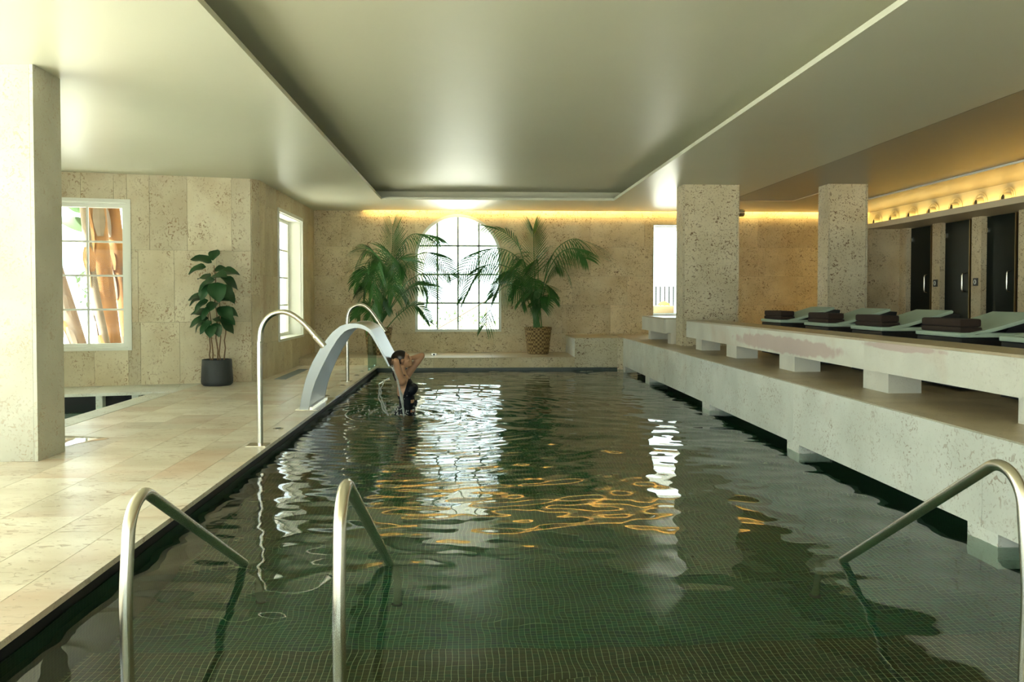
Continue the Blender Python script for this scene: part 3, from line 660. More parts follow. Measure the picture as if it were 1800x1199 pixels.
# daylight portals in the window openings
portal('portal', (ACX, YB+0.34, 1.85), (0, -1, 0), 1.7, 2.35)
portal('portal', (4.25, YB+0.34, 1.93), (0, -1, 0), 0.96, 1.84)
p = WLo.P((w2s0+w2s1)/2, 0.29, (w2z0+w2z1)/2); portal('portal', p, -WLo.n, w2s1-w2s0, w2z1-w2z0)
portal('portal', (XW-0.31, 15.12, 1.72), (1, 0, 0), 1.9, 2.12)
for h in WS.holes: portal('portal', WS.P((h[0]+h[1])/2, 0.29, 1.55), -WS.n, h[1]-h[0], 2.8)
for h in WF.holes: portal('portal', WF.P((h[0]+h[1])/2, 0.29, 1.55), -WF.n, h[1]-h[0], 2.8)

# ================================================================== THINGS ON THE RIGHT
def bench(label, y0, y1, legs, joints, x0=3.20, x1=3.62):
    t = thing('stone_bench', label, 'bench', ((x0+x1)/2, (y0+y1)/2, ZL))
    js = [y1] + joints + [y0]
    for a, b in zip(js, js[1:]):
        slab(t, 'stone_bench', x0, x0+0.03, b+0.0008, a-0.0008, 0.772, 1.005, 'front_slab'); slab(t, 'stone_top', x0, x1, b+0.0008, a-0.0008, 1.006, 1.025, 'top_slab')
    slab(t, 'stone_bench', x0+0.0305, x1-0.002, y0+0.001, y1-0.001, 0.775, 1.0055, 'core')
    for (a, b) in legs: slab(t, 'stone_bench', x0+0.12, x1-0.03, a, b, ZL, 0.775, 'leg')
    return t
M['stone_bench'] = stone('rosy stained limestone', (0.66, 0.65, 0.57), (0.76, 0.755, 0.67), pit=0.12, pitcol=(0.5, 0.36, 0.26), stain=0.35, vary=0.03)
rose_patches(M['stone_bench'], [(8.55, 1.45, 0.875, 0.085), (6.15, 0.55, 0.985, 0.03)])
bench('long pale limestone bench with rose stains in front of the loungers', -1.0, 12.42, [(12.0, 12.32), (10.4, 10.82), (8.5, 8.93), (6.55, 6.98), (4.5, 4.95), (2.5, 2.95), (0.5, 0.95)], [9.3, 6.72, 4.0, 1.4])
bench('short limestone bench under the tall bright window behind the column', 13.66, 15.45, [(13.68, 13.9), (15.25, 15.43)], [], 3.15, 3.95)

def lounger(y0, y1, label):
    """low black box lounger with a thin sage mattress whose head end is raised"""
    t = thing('sun_lounger', label, 'lounger', (4.3, (y0+y1)/2, ZL), 'sage mattressed loungers behind the bench')
    fx, kx, hx = 3.95, 4.14, 4.66
    MB().cbox(fx+0.01, hx+0.10, y0+0.015, y1-0.015, ZL+0.02, 1.028, 0.008).build('base', M['lounger'], t)
    # mattress: flat foot part, then an upward curve
    MB().cbox(fx, hx+0.11, y0, y1, 1.034, 1.072, 0.010).build('mattress', M['mattress'], t, True)
    prof = [(kx-0.08, 1.075), (kx-0.06, 1.078)]
    for k in range(1, 9):
        u = k/8; prof.append((kx-0.06 + (hx-kx+0.06)*u, 1.078 + 0.160*(u**1.15)))
    th = 0.030; n = len(prof); vs = []; nrm = []
    for i in range(n):
        a = Vector(prof[min(i+1, n-1)]) - Vector(prof[max(i-1, 0)]); a.normalize(); nrm.append(Vector((a.y, -a.x)))
    top = prof; bot = [(p[0]+q.x*th, p[1]+q.y*th) for p, q in zip(prof, nrm)]
    mb = MB().prism(top + bot[::-1], y0, y1); me = mb.mesh('backrest', M['mattress'])
    bm = bmesh.new(); bm.from_mesh(me); bmesh.ops.bevel(bm, geom=[e for e in bm.edges if e.calc_face_angle(0) > 0.9], offset=0.008, segments=2, affect='EDGES'); bm.to_mesh(me); bm.free()
    link('backrest', me, t)
    wedge = [(kx+0.20, 1.073)] + [(bot[i][0], bot[i][1]-0.004) for i in range(5, n)] + [(hx+0.09, bot[-1][1]-0.01), (hx+0.06, 1.073)]
    MB().prism(wedge, y0+0.03, y1-0.03).build('back_wedge', M['lounger'], t)
    return t
ly = [(10.61, 11.33), (9.16, 9.84), (7.94, 8.61), (6.62, 7.32), (5.40, 6.13)]
ll = ['sage lounger farthest from the camera, its towel left of the narrow column', 'sage lounger second from the far end of the row', 'sage lounger in the middle of the row of five',
      'sage lounger second from the right edge, with the largest towel', 'sage lounger cut off by the right edge of the picture']
tl = ['dark brown folded towel on the farthest lounger', 'dark brown folded towel on the second lounger from the far end', 'dark brown folded towel on the middle lounger', 'largest dark brown folded towel, on the lounger near the right edge']
for k, ((a, b), lab) in enumerate(zip(ly, ll)):
    lounger(a, b, lab)
    if k < 4:
        t = thing('towel', tl[k], 'towel', (4.05, (a+b)/2, 1.074), 'folded brown towels on the loungers')
        for q, (za, zb) in enumerate([(1.0735, 1.118), (1.1185, 1.185)]):
            MB().cbox(3.975+0.004*q, 4.165-0.006*q, a+0.05+0.006*q, b-0.045, za, zb, 0.018).build('fold', M['towel'], t, True)

# small cylindrical security camera on the side of the broad column
t = thing('wall_camera', 'small grey cylinder security camera on the side of the broad column', 'security_camera', (4.2, 13.2, 2.72))
MB().lathe([(0.055, -0.0), (0.06, 0.01), (0.06, 0.10), (0.05, 0.115)], (0, 0, 0), 20).build('body', M['steel'], t, True)
o = t.children[0]; o.matrix_parent_inverse = Matrix.Identity(4); o.rotation_euler = (0, PI/2, 0); o.location = (0.0, 0.0, -0.02)

# ================================================================== THINGS ON THE LEFT
# stainless handrails in the foreground
def arc_pts(c, r, a0, a1, ex, ez, n=14):
    return [Vector(c) + Vector(ex)*(r*math.cos(a)) + Vector(ez)*(r*math.sin(a)) for a in np.linspace(a0, a1, n)]
def fillet(pts, r, n=10):
    """polyline with rounded corners"""
    pts = [Vector(p) for p in pts]; out = [pts[0]]
    for i in range(1, len(pts)-1):
        a, b, c = pts[i-1], pts[i], pts[i+1]; u, v = (a-b).normalized(), (c-b).normalized()
        ang = u.angle(v); rr = r[i-1] if isinstance(r, (list, tuple)) else r; d = rr/math.tan(ang/2)
        p0, p1 = b+u*d, b+v*d; cen = b + (u+v).normalized()*(rr/math.sin(ang/2))
        e0, e1 = (p0-cen), (p1-cen); tot = e0.angle(e1)
        for k in range(n+1):
            w = k/n; out.append(cen + (e0*math.sin((1-w)*tot) + e1*math.sin(w*tot))/math.sin(tot))
    out.append(pts[-1]); return out
def handrail(x, label, ynear, ztop, yend=4.32, ypk=None):
    t = thing('handrail', label, 'handrail', (x, ynear, -0.34), 'stainless entry handrails')
    pk = (x, ynear+0.05, ztop)
    pts = fillet([(x, ynear+0.03, -0.5), (x, ynear-0.005, 0.35), pk, (x, yend, 0.0), (x+0.0, yend+0.30, -0.32), (x, yend+0.34, -0.9)], [0.9, 0.13, 0.15, 0.12], 12)
    MB().tube(pts, 0.0215, 20).build('rail', M['steel'], t, True)
    MB().lathe([(0.032, 0), (0.032, 0.010), (0.023, 0.02)], (x, yend+0.34, -0.9), 20).build('foot_flange', M['iron'], t, True)
handrail(-1.16, 'stainless handrail at the bottom left, nearest the deck', 2.86, 0.735, 4.33)
handrail(-0.42, 'stainless handrail in the foreground, second from the deck', 2.66, 0.80, 4.30)
handrail(1.92, 'stainless handrail at the bottom right beside the ledge', 2.80, 0.835, 4.24)

# gooseneck water spouts standing on the coping
def spout(px_path, Y, r, label, noz):
    b = at(px_path[0][0], px_path[0][1], Y); t = thing('water_spout', label, 'spout', (b.x, Y, ZD), 'gooseneck spouts on the coping')
    pts = [at(x, y, Y) for x, y in px_path]; pts[0] = Vector((pts[1].x, Y, ZD))
    n = len(pts); sm = [pts[0]]
    for i in range(1, n-2):          # Catmull-Rom through the measured bend
        p0, p1, p2, p3 = pts[i-1], pts[i], pts[i+1], pts[min(i+2, n-1)]
        for k in range(8):
            u = k/8; sm.append(0.5*((2*p1) + (p2-p0)*u + (2*p0-5*p1+4*p2-p3)*u*u + (3*p1-p0-3*p2+p3)*u**3))
    sm += [pts[-2], pts[-1]]
    MB().tube(sm, r, 20).build('pipe', M['steel'], t, True)
    d = (pts[-1]-pts[-2]).normalized(); e = pts[-1]
    MB().tube([e-d*noz, e-d*(noz-0.012), e-d*(noz-0.02), e, ], [r*1.0, r*1.22, r*1.22, r*1.22], 20).build('nozzle', M['steel'], t, True)
    MB().tube([e-d*(noz+0.035), e-d*(noz+0.02)], [r*1.12, r*1.12], 20).build('collar', M['steel'], t, True)
    MB().cbox(b.x-0.10, b.x+0.07, Y-0.085, Y+0.085, ZD, ZD+0.008, 0.003).build('base_plate', M['steel'], t)
spout([(456.5, 783), (456.5, 620), (457, 600), (459, 580), (466, 564), (478, 553), (494, 548.5), (510, 551.5), (527, 562.5), (542, 577), (570, 609)], 7.24, 0.0225, 'near gooseneck steel water spout on the coping', 0.125)
spout([(610.5, 671), (610.5, 590), (610.8, 566), (612.5, 552), (618, 542), (628, 536.5), (638, 536.5), (648, 543), (657, 554), (677, 583)], 12.68, 0.026, 'far gooseneck steel water spout beyond the cascade', 0.16)

# arched stainless cascade
FY0, FY1 = 9.5, 10.55
def fp(l): return [((lambda p: (p.x, p.z))(at(x, y, FY0))) for x, y in l]
out_l = fp([(527, 723), (529.5, 705), (533.6, 685), (538.5, 666), (544.7, 649), (550.5, 636), (558, 622.5), (565.5, 610), (573.7, 598), (584.8, 584.6), (598, 574), (607, 570.5), (616, 569), (625, 568.8), (634, 570.3), (643, 574), (651.5, 580), (657.5, 589), (663, 600), (669, 611.5), (674.5, 622), (680, 632.5), (685.5, 643.5)])
in_l = fp([(541.4, 723), (544.3, 705), (548, 689), (554.5, 669), (562.5, 651), (568, 639.5), (576, 624), (581, 615), (585.5, 608), (592, 597.5), (599, 589), (606, 582.5), (612.5, 579), (622, 576.5), (631, 576.3), (639, 578.5), (647.5, 583.5), (654, 591.5), (660, 602), (666.4, 613.2), (672, 623.7), (677.8, 634), (683, 644.5)])
ft = thing('water_cascade', 'wide arched stainless steel cascade pouring onto the bather', 'fountain', (-1.85, 10.0, ZD))
def ribbon(a, b, y0, y1):
    mb = MB(); n = len(a); mb.v = [(x, y0, z) for x, z in a] + [(x, y0, z) for x, z in b] + [(x, y1, z) for x, z in a] + [(x, y1, z) for x, z in b]
    for i in range(n-1): mb.f += [(i, i+1, n+i+1, n+i), (2*n+i, 3*n+i, 3*n+i+1, 2*n+i+1), (i, 2*n+i, 2*n+i+1, i+1), (n+i, n+i+1, 3*n+i+1, 3*n+i)]
    mb.f += [(0, n, 3*n, 2*n), (n-1, 3*n-1, 4*n-1, 2*n-1)]; return mb
K = 17
ribbon(out_l[:K], in_l[:K], FY0+0.004, FY1-0.004).build('arch_shell', M['steel_arch'], ft, True)
ribbon(out_l[K-1:], in_l[K-1:], FY0+0.004, FY1-0.004).build('chute', M['steel_arch'], ft, True)
def grow(a, b, k): return [(p[0]+(p[0]-q[0])*k, p[1]+(p[1]-q[1])*k) for p, q in zip(a, b)]
for (ya, yb) in ((FY0-0.008, FY0+0.003), (FY1-0.003, FY1+0.008)):
    ribbon(grow(out_l, in_l, 0.04), grow(in_l, out_l, 0.04), ya, yb).build('side_plate', M['steel_arch'], ft, True)
MB().cbox(-1.97, -1.70, FY0-0.06, FY1+0.06, ZD, ZD+0.008, 0.003).build('base_plate', M['steel'], ft)
MB().box(-1.82, -1.79, FY0+0.02, FY1-0.02, ZD+0.008, ZD+0.03).build('base_strip', M['steel'], ft)

# frameless glass screen on the coping
gs = thing('glass_screen', 'low green tinted glass screen on the coping at the far corner', 'screen', (-1.77, 15.1, ZD))
MB().box(-1.782, -1.770, 14.55, 15.74, ZD, 0.70).build('pane', M['screen_glass'], gs)
for yy in (14.75, 15.5): MB().cbox(-1.795, -1.757, yy-0.04, yy+0.04, ZD, ZD+0.035, 0.004).build('clamp', M['steel'], gs)

# floor grate, deck jets, puddle, socket
g = thing('floor_grate', 'blue grey steel floor grate at the foot of the return wall', 'grate', (-2.95, 14.0, ZD))
MB().box(-3.04, -2.86, 13.1, 14.95, ZD-0.002, ZD+0.003).build('tray', M['grate'], g)
for k in range(31): MB().box(-3.03, -2.87, 13.12+k*0.059, 13.15+k*0.059, ZD+0.003, ZD+0.006).build('slat', M['grate'], g)
for (px, py, lab) in [(489, 754, 'small steel deck button beside the near spout'), (573, 696, 'small dark deck button behind the cascade foot'), (602, 678, 'small dark deck button left of the far spout foot'),
                      (627, 660, 'small dark deck button right of the far spout'), (636, 653.5, 'small dark deck button near the glass screen')]:
    d = _r*((px-CXP)/FPX) - _u*((py-CYP)/FPX) + _f; p = CAM + d*((ZD-CAM.z)/d.z)
    t = thing('deck_button', lab, 'button', (p.x, p.y, ZD), 'round buttons set in the deck')
    MB().lathe([(0.05, 0), (0.05, 0.004), (0.04, 0.007)], (p.x, p.y, ZD), 20).build('rim', M['steel'], t, True); MB().lathe([(0.03, 0.006), (0.028, 0.01), (0.0, 0.011)], (p.x, p.y, ZD), 16, (True, False)).build('cap', M['iron'], t, True)
pud = MB(); c = (-3.62, 7.55); pv = [(c[0]+0.34*math.cos(a)*(1+0.25*math.sin(3*a)), c[1]+0.30*math.sin(a)*(1+0.2*math.cos(2*a+1)), 0) for a in np.linspace(0, 2*PI, 48, endpoint=False)]
pud.v = [(x, y, ZD+0.0005) for x, y, _ in pv] + [(c[0]+(x-c[0])*0.9, c[1]+(y-c[1])*0.9, ZD+0.003) for x, y, _ in pv]
pud.f = [(i, (i+1) % 48, 48+(i+1) % 48, 48+i) for i in range(48)] + [tuple(range(48, 96))]
M['puddle'] = plain('wet film', (0.62, 0.57, 0.46), 0.03, spec=0.8)
tag(pud.build('puddle', M['puddle'], None, True), 'small shiny puddle on the deck beside the left column', 'puddle', kind='stuff')
t = thing('wall_socket', 'tiny grey socket on the low step under the arched window', 'socket', (-0.76, YE, 0.2))
sp_ = at(763, 623, YE+0.6); MB().cbox(sp_.x-0.05, sp_.x+0.05, YE+0.55, YE+0.60, ZS, ZS+0.045, 0.004).build('plate', M['steel'], t); MB().box(sp_.x-0.02, sp_.x+0.02, YE+0.545, YE+0.55, ZS+0.01, ZS+0.035).build('cover', M['iron'], t)

# ================================================================== PLANTS
def leaf_mesh(name, mat, L=0.2, Wd=0.13, fold=0.25, droop=0.35, n=7):
    """broad obovate leaf with a midrib fold, along +x"""
    mb = MB()
    for i in range(n+1):
        u = i/n; w = Wd*0.5*(math.sin(PI*min(1, u**0.8*0.97+0.03)))**0.75*(0.6+0.55*u); x = L*u; z = -droop*L*u*u
        wob = 0.012*math.sin(9*u)
        mb.v += [(x, -w, z+fold*w+wob), (x, -w*0.5, z+fold*w*0.45), (x, 0, z), (x, w*0.5, z+fold*w*0.45), (x, w, z+fold*w-wob)]
    for i in range(n):
        for k in range(4): a = i*5+k; mb.f.append((a, a+1, a+6, a+5))
    me = mb.mesh(name, M[mat], True); return me
def place(o, p, direction, up=(0, 0, 1), s=1.0):
    x = Vector(direction).normalized(); z = Vector(up); y = z.cross(x)
    if y.length < 1e-3: y = Vector((0, 1, 0))
    y.normalize(); z = x.cross(y); o.matrix_local = Matrix.Translation(p) @ Matrix((x, y, z)).transposed().to_4x4() @ Matrix.Scale(s, 4)
# broad-leaved plant in the charcoal pot
PB = Vector((-3.66, 12.28, ZD))
pt = thing('potted_plant', 'broad leaved plant on five thin stems in a charcoal pot', 'plant', PB, absolute=False)
MB().lathe([(0.02, 0.0), (0.19, 0.0), (0.215, 0.025), (0.222, 0.06), (0.205, 0.365), (0.20, 0.372), (0.185, 0.372), (0.18, 0.33), (0.02, 0.33)], n=48).build('pot', M['charcoal'], pt, True)
MB().lathe([(0.0, 0.352), (0.183, 0.345)], n=32, caps=(False, False)).build('soil', M['soil'], pt)
stems = [((-0.09, 0.0), (-0.125, 0.02, 1.15)), ((-0.04, -0.05), (-0.09, -0.04, 1.35)), ((0.0, 0.03), (-0.02, 0.0, 1.72)), ((0.05, -0.03), (0.06, -0.02, 1.30)), ((0.10, 0.02), (0.13, 0.03, 1.15))]
lm = [leaf_mesh('leaf', 'leaf', 0.29, 0.27, 0.30, 0.35), leaf_mesh('leaf', 'leaf', 0.25, 0.22, 0.22, 0.55), leaf_mesh('leaf', 'leaf', 0.27, 0.24, 0.38, 0.20)]
for (a, b) in stems:
    p0 = Vector((a[0], a[1], 0.33)); p1 = Vector(b); pts = [p0.lerp(p1, k/8) + Vector((0.012*math.sin(2.2*k+a[0]*40), 0.01*math.cos(1.7*k), 0)) for k in range(9)]
    MB().tube(pts, [0.011-0.005*k/8 for k in range(9)], 8).build('stem', M['stem'], pt, True)
def leaf_at(px, py, az, tilt, s=1.0, dy=0.0):
    p = at(px, py, PB.y + dy) - PB; d = Vector((math.cos(az)*math.cos(tilt), math.sin(az)*math.cos(tilt), math.sin(tilt)))
    o = link('leaf', lm[random.randrange(3)], pt); place(o, p, d, (0, -0.55, 0.85), s)
for (px, py, azd, td, s, dy) in [(372, 462, 200, 25, .95, 0), (362, 470, 185, -5, .9, -.05), (374, 458, 80, 60, .8, .05), (376, 478, 30, 20, .9, 0), (372, 486, 330, 5, 1.0, -.08), (378, 492, 190, -10, 1.05, -.05), (385, 478, 350, 15, 1.05, .03),
        (388, 488, 5, -15, 1.05, 0), (380, 497, 290, -35, 1.15, -.1), (388, 500, 320, -30, 1.05, -.05), (384, 505, 30, -20, 1.0, .06), (370, 490, 150, 10, .95, .05), (372, 500, 220, -40, .9, -.05), (392, 510, 345, -30, .9, 0),
        (362, 520, 190, 10, .95, 0), (366, 528, 200, -20, .95, -.05), (370, 515, 140, 35, .8, .05), (358, 523, 185, -5, .9, .04), (385, 530, 20, 25, .8, 0), (384, 540, 330, -25, .95, -.05), (390, 545, 10, -15, .9, .02), (372, 540, 215, -30, .8, -.03), (380, 532, 260, -20, .85, -.06),
        (362, 552, 165, 15, .9, 0), (366, 560, 190, -10, .95, -.04), (372, 565, 215, -25, .85, -.08), (376, 560, 320, 10, .8, .02), (384, 558, 345, -15, 1.0, 0), (388, 565, 355, -25, .9, -.02), (374, 572, 270, -30, .75, -.08), (378, 568, 300, -35, .8, -.05), (358, 566, 180, -25, .75, .02)]:
    leaf_at(px, py, math.radians(azd), math.radians(td), s, dy)

# kentia palms in woven baskets
def frond(pt, base, path, spread=0.42, droop=0.9, L0=0.42, w=0.018, hang=0.35, n=34, flat=0.0):
    """one feather frond: stalk through the given points, leaflets on both sides"""
    if hang >= 0.5: n, w = 26, 0.020
    twist = random.choice((-1, 1))*random.uniform(0.45, 0.9)
    P = [Vector(base)] + [Vector(q) for q in path]; m = len(P); pts = []
    for i in range(m-1):
        p0, p1, p2, p3 = P[max(i-1, 0)], P[i], P[i+1], P[min(i+2, m-1)]
        for k in range(10):
            u = k/10; pts.append(0.5*((2*p1) + (p2-p0)*u + (2*p0-5*p1+4*p2-p3)*u*u + (3*p1-p0-3*p2+p3)*u**3))
    pts.append(P[-1]); N_ = len(pts)
    mb = MB().tube(pts, [0.011*(1-0.8*i/N_)+0.0015 for i in range(N_)], 6)
    o = mb.build('frond', M['palm'], pt, True)
    lf = MB(); start = 0.38
    for k in range(n):
        u = start + (1-start)*(k+0.5)/n; f = u*(N_-1); i = min(int(f), N_-2); p = pts[i].lerp(pts[i+1], f-i); t = (pts[min(i+2, N_-1)]-pts[max(i-1, 0)]).normalized()
        side = t.cross(Vector((0, 0, 1)))
        if side.length < 0.35: side = t.cross(Vector((0, -1, 0.15)))
        side.normalize(); upv = side.cross(t).normalized()
        if upv.z < 0 : upv = -upv
        if hang > 0: side, upv = side*math.cos(twist) + upv*math.sin(twist), upv*math.cos(twist) - side*math.sin(twist)
        he = hang*max(0.0, min(1.0, 1.0 + 1.3*t.z))
        v = (u-start)/(1-start); Ln = L0*(0.55+0.6*math.sin(PI*min(1, 0.18+0.72*v)))*random.uniform(0.88, 1.1)
        for sg in (-1, 1):
            d = (side*sg*math.cos(spread+0.5*v)*(1-0.35*min(1, he)) + t*math.sin(spread+0.5*v)*(1-0.3*min(1, he)) + upv*(0.22-flat)*(1-min(1, he)) + Vector((0, 0, -0.75*he))).normalized(); q = p.copy(); row = []
            segs = 5; wd = t.cross(d).cross(d).normalized()
            wd = t*0.75 + upv*0.65*sg*0.9; wd = (wd - d*wd.dot(d)).normalized()
            for s_ in range(segs+1):
                ww = w*(math.sin(PI*(0.12+0.88*s_/segs)))**0.8*0.5+0.0008
                row += [q-wd*ww, q+wd*ww]
                d = (d + Vector((0, 0, -droop*0.22*(0.25+0.9*s_/segs)-he*0.09))).normalized(); q = q + d*(Ln/segs)
            b = len(lf.v); lf.v += [tuple(x) for x in row]; lf.f += [(b+2*s_, b+2*s_+1, b+2*s_+3, b+2*s_+2) for s_ in range(segs)]
    me = bpy.data.meshes.new('leaflets'); me.from_pydata(lf.v, [], lf.f); me.materials.append(M['palm']); link('leaflets', me, o)
    return o
def palm(label, base, fronds, extra, seed):
    random.seed(seed); c = Vector(base); t = thing('potted_palm', label, 'palm', c, group='kentia palms at the far end')
    R = 0.27
    MB().lathe([(0.05, 0), (0.20, 0.0), (0.215, 0.02), (0.235, 0.2), (0.262, 0.42), (0.272, 0.53), (0.26, 0.535), (0.245, 0.50), (0.05, 0.46)], c, 44).build('basket', M['basket'], t, True)
    for k in range(2):
        ring = [(c.x+(0.27-0.0*k)*math.cos(a), c.y+0.27*math.sin(a), c.z+0.525-0.03*k) for a in np.linspace(0, 2*PI, 40)]
        MB().tube(ring, 0.012, 6, False).build('basket_rim', M['basket'], t, True)
    MB().lathe([(0.0, 0.495), (0.25, 0.485)], c, 30, (False, False)).build('soil', M['soil'], t)
    for path in fronds:
        b0 = c + Vector((random.uniform(-0.09, 0.09), random.uniform(-0.09, 0.09), 0.48)); kw = path[1] if isinstance(path, tuple) else {}; pp_ = path[0] if isinstance(path, tuple) else path
        pts = [at(x, y, c.y+dy) for x, y, dy in pp_]
        frond(t, b0, pts, **kw)
    for (top, out_, az) in extra:
        b0 = c + Vector((random.uniform(-0.08, 0.08), random.uniform(-0.08, 0.08), 0.48)); dv = Vector((math.cos(az), math.sin(az), 0))
        frond(t, b0, [b0+Vector((0, 0, top*0.55))+dv*0.05, b0+Vector((0, 0, top))+dv*out_*0.45, b0+Vector((0, 0, top*0.93))+dv*out_*0.8, b0+Vector((0, 0, top*0.72))+dv*out_], L0=0.36)
    return t
palm('kentia palm in a woven basket right of the arched window', (1.32, 16.72, ZS), [
    ([(941, 520, 0), (939, 460, 0), (938, 425, .05), (937, 404, .05)], dict(spread=0.75, L0=0.42, droop=0.05, n=24, w=0.022, hang=0.0)),
    ([(952, 520, 0), (970, 450, -.05), (1003, 421, -.1), (1030, 428, -.1), (1052, 452, -.1)], dict(hang=1.0, L0=0.50)),
    ([(950, 530, 0), (962, 480, -.15), (985, 445, -.3), (1012, 438, -.4), (1030, 455, -.45)], dict(hang=0.6)),
    ([(952, 530, 0), (962, 492, .1), (975, 468, .15), (990, 470, .2), (1003, 492, .2)], dict(L0=0.30)),
    ([(936, 520, 0), (915, 460, -.1), (880, 437, -.15), (845, 446, -.2), (808, 488, -.2)], dict(hang=0.9, L0=0.46)),
    ([(934, 530, 0), (908, 480, -.2), (870, 464, -.3), (842, 476, -.35), (816, 524, -.4)], dict(hang=0.8, L0=0.44)),
    ([(932, 540, 0), (918, 510, -.2), (895, 500, -.35), (872, 520, -.4), (852, 572, -.4)], dict(hang=0.5, L0=0.5, w=0.026)),
    ([(935, 520, 0), (918, 450, .05), (906, 426, .1), (885, 408, .1), (853, 398, .1)], dict(L0=0.26, n=22)),
    ([(940, 530, -.05), (928, 480, -.2), (918, 456, -.4), (905, 470, -.55), (898, 515, -.6)], dict(L0=0.42)),
    ([(944, 530, -.05), (946, 480, -.25), (944, 455, -.45), (938, 470, -.6), (930, 520, -.65)], dict(L0=0.42)),
    ([(938, 540, 0), (926, 500, -.1), (905, 478, -.2), (885, 490, -.25), (868, 520, -.25)], dict(L0=0.38)),
], [(0.75, 0.42, 4.4), (0.95, 0.45, 3.6), (0.9, 0.4, 5.3), (0.62, 0.35, 4.9), (1.0, 0.42, 1.9), (0.8, 0.36, 3.0)], 3)
palm('taller kentia palm in a woven basket left of the arched window', (-1.83, 16.62, ZS), [
    ([(680, 530, 0), (686, 470, 0), (690, 430, .05), (690, 398, .05)], dict(spread=0.80, L0=0.44, droop=0.04, n=26, w=0.024, hang=0.0)),
    ([(675, 530, 0), (668, 470, -.1), (654, 440, -.2), (640, 441, -.25), (625, 468, -.3)], dict(L0=0.40)),
    ([(676, 530, 0), (676, 470, -.05), (660, 452, -.2), (644, 462, -.3), (634, 500, -.35)], dict(L0=0.42)),
    ([(682, 530, 0), (694, 460, -.1), (718, 416, -.2), (745, 412, -.25), (768, 416, -.3)], dict(hang=0.8, L0=0.42)),
    ([(684, 540, 0), (704, 478, -.1), (738, 446, -.2), (765, 450, -.25), (790, 482, -.3)], dict(hang=0.6, L0=0.42)),
    ([(684, 545, 0), (712, 500, 0), (745, 480, -.05), (775, 484, -.1), (808, 520, -.1)], dict(hang=0.9, L0=0.40)),
    ([(682, 550, 0), (705, 520, -.2), (730, 502, -.3), (750, 508, -.35), (764, 548, -.4)], dict(L0=0.40)),
    ([(678, 578, 0), (698, 556, 0), (724, 537, -.05), (740, 544, -.05), (754, 566, -.05)], dict(L0=0.25, n=22)),
    ([(668, 570, 0), (660, 548, -.1), (648, 536, -.15), (636, 540, -.2), (628, 556, -.2)], dict(L0=0.34)),
    ([(672, 560, -.05), (668, 535, -.25), (660, 528, -.4), (652, 545, -.5), (648, 575, -.5)], dict(L0=0.34)),
    ([(680, 540, -.05), (690, 480, -.25), (702, 456, -.4), (716, 470, -.5), (724, 515, -.5)], dict(L0=0.44)),
    ([(676, 540, -.05), (676, 480, -.3), (670, 458, -.5), (660, 474, -.6), (654, 520, -.6)], dict(L0=0.44)),
    ([(680, 540, -.05), (684, 470, -.3), (688, 448, -.5), (690, 468, -.65), (692, 520, -.7)], dict(L0=0.46)),
], [(0.95, 0.5, 4.4), (1.15, 0.5, 3.7), (1.05, 0.5, 5.3), (0.7, 0.4, 4.9), (1.2, 0.45, 2.2), (0.85, 0.5, 0.5)], 4)

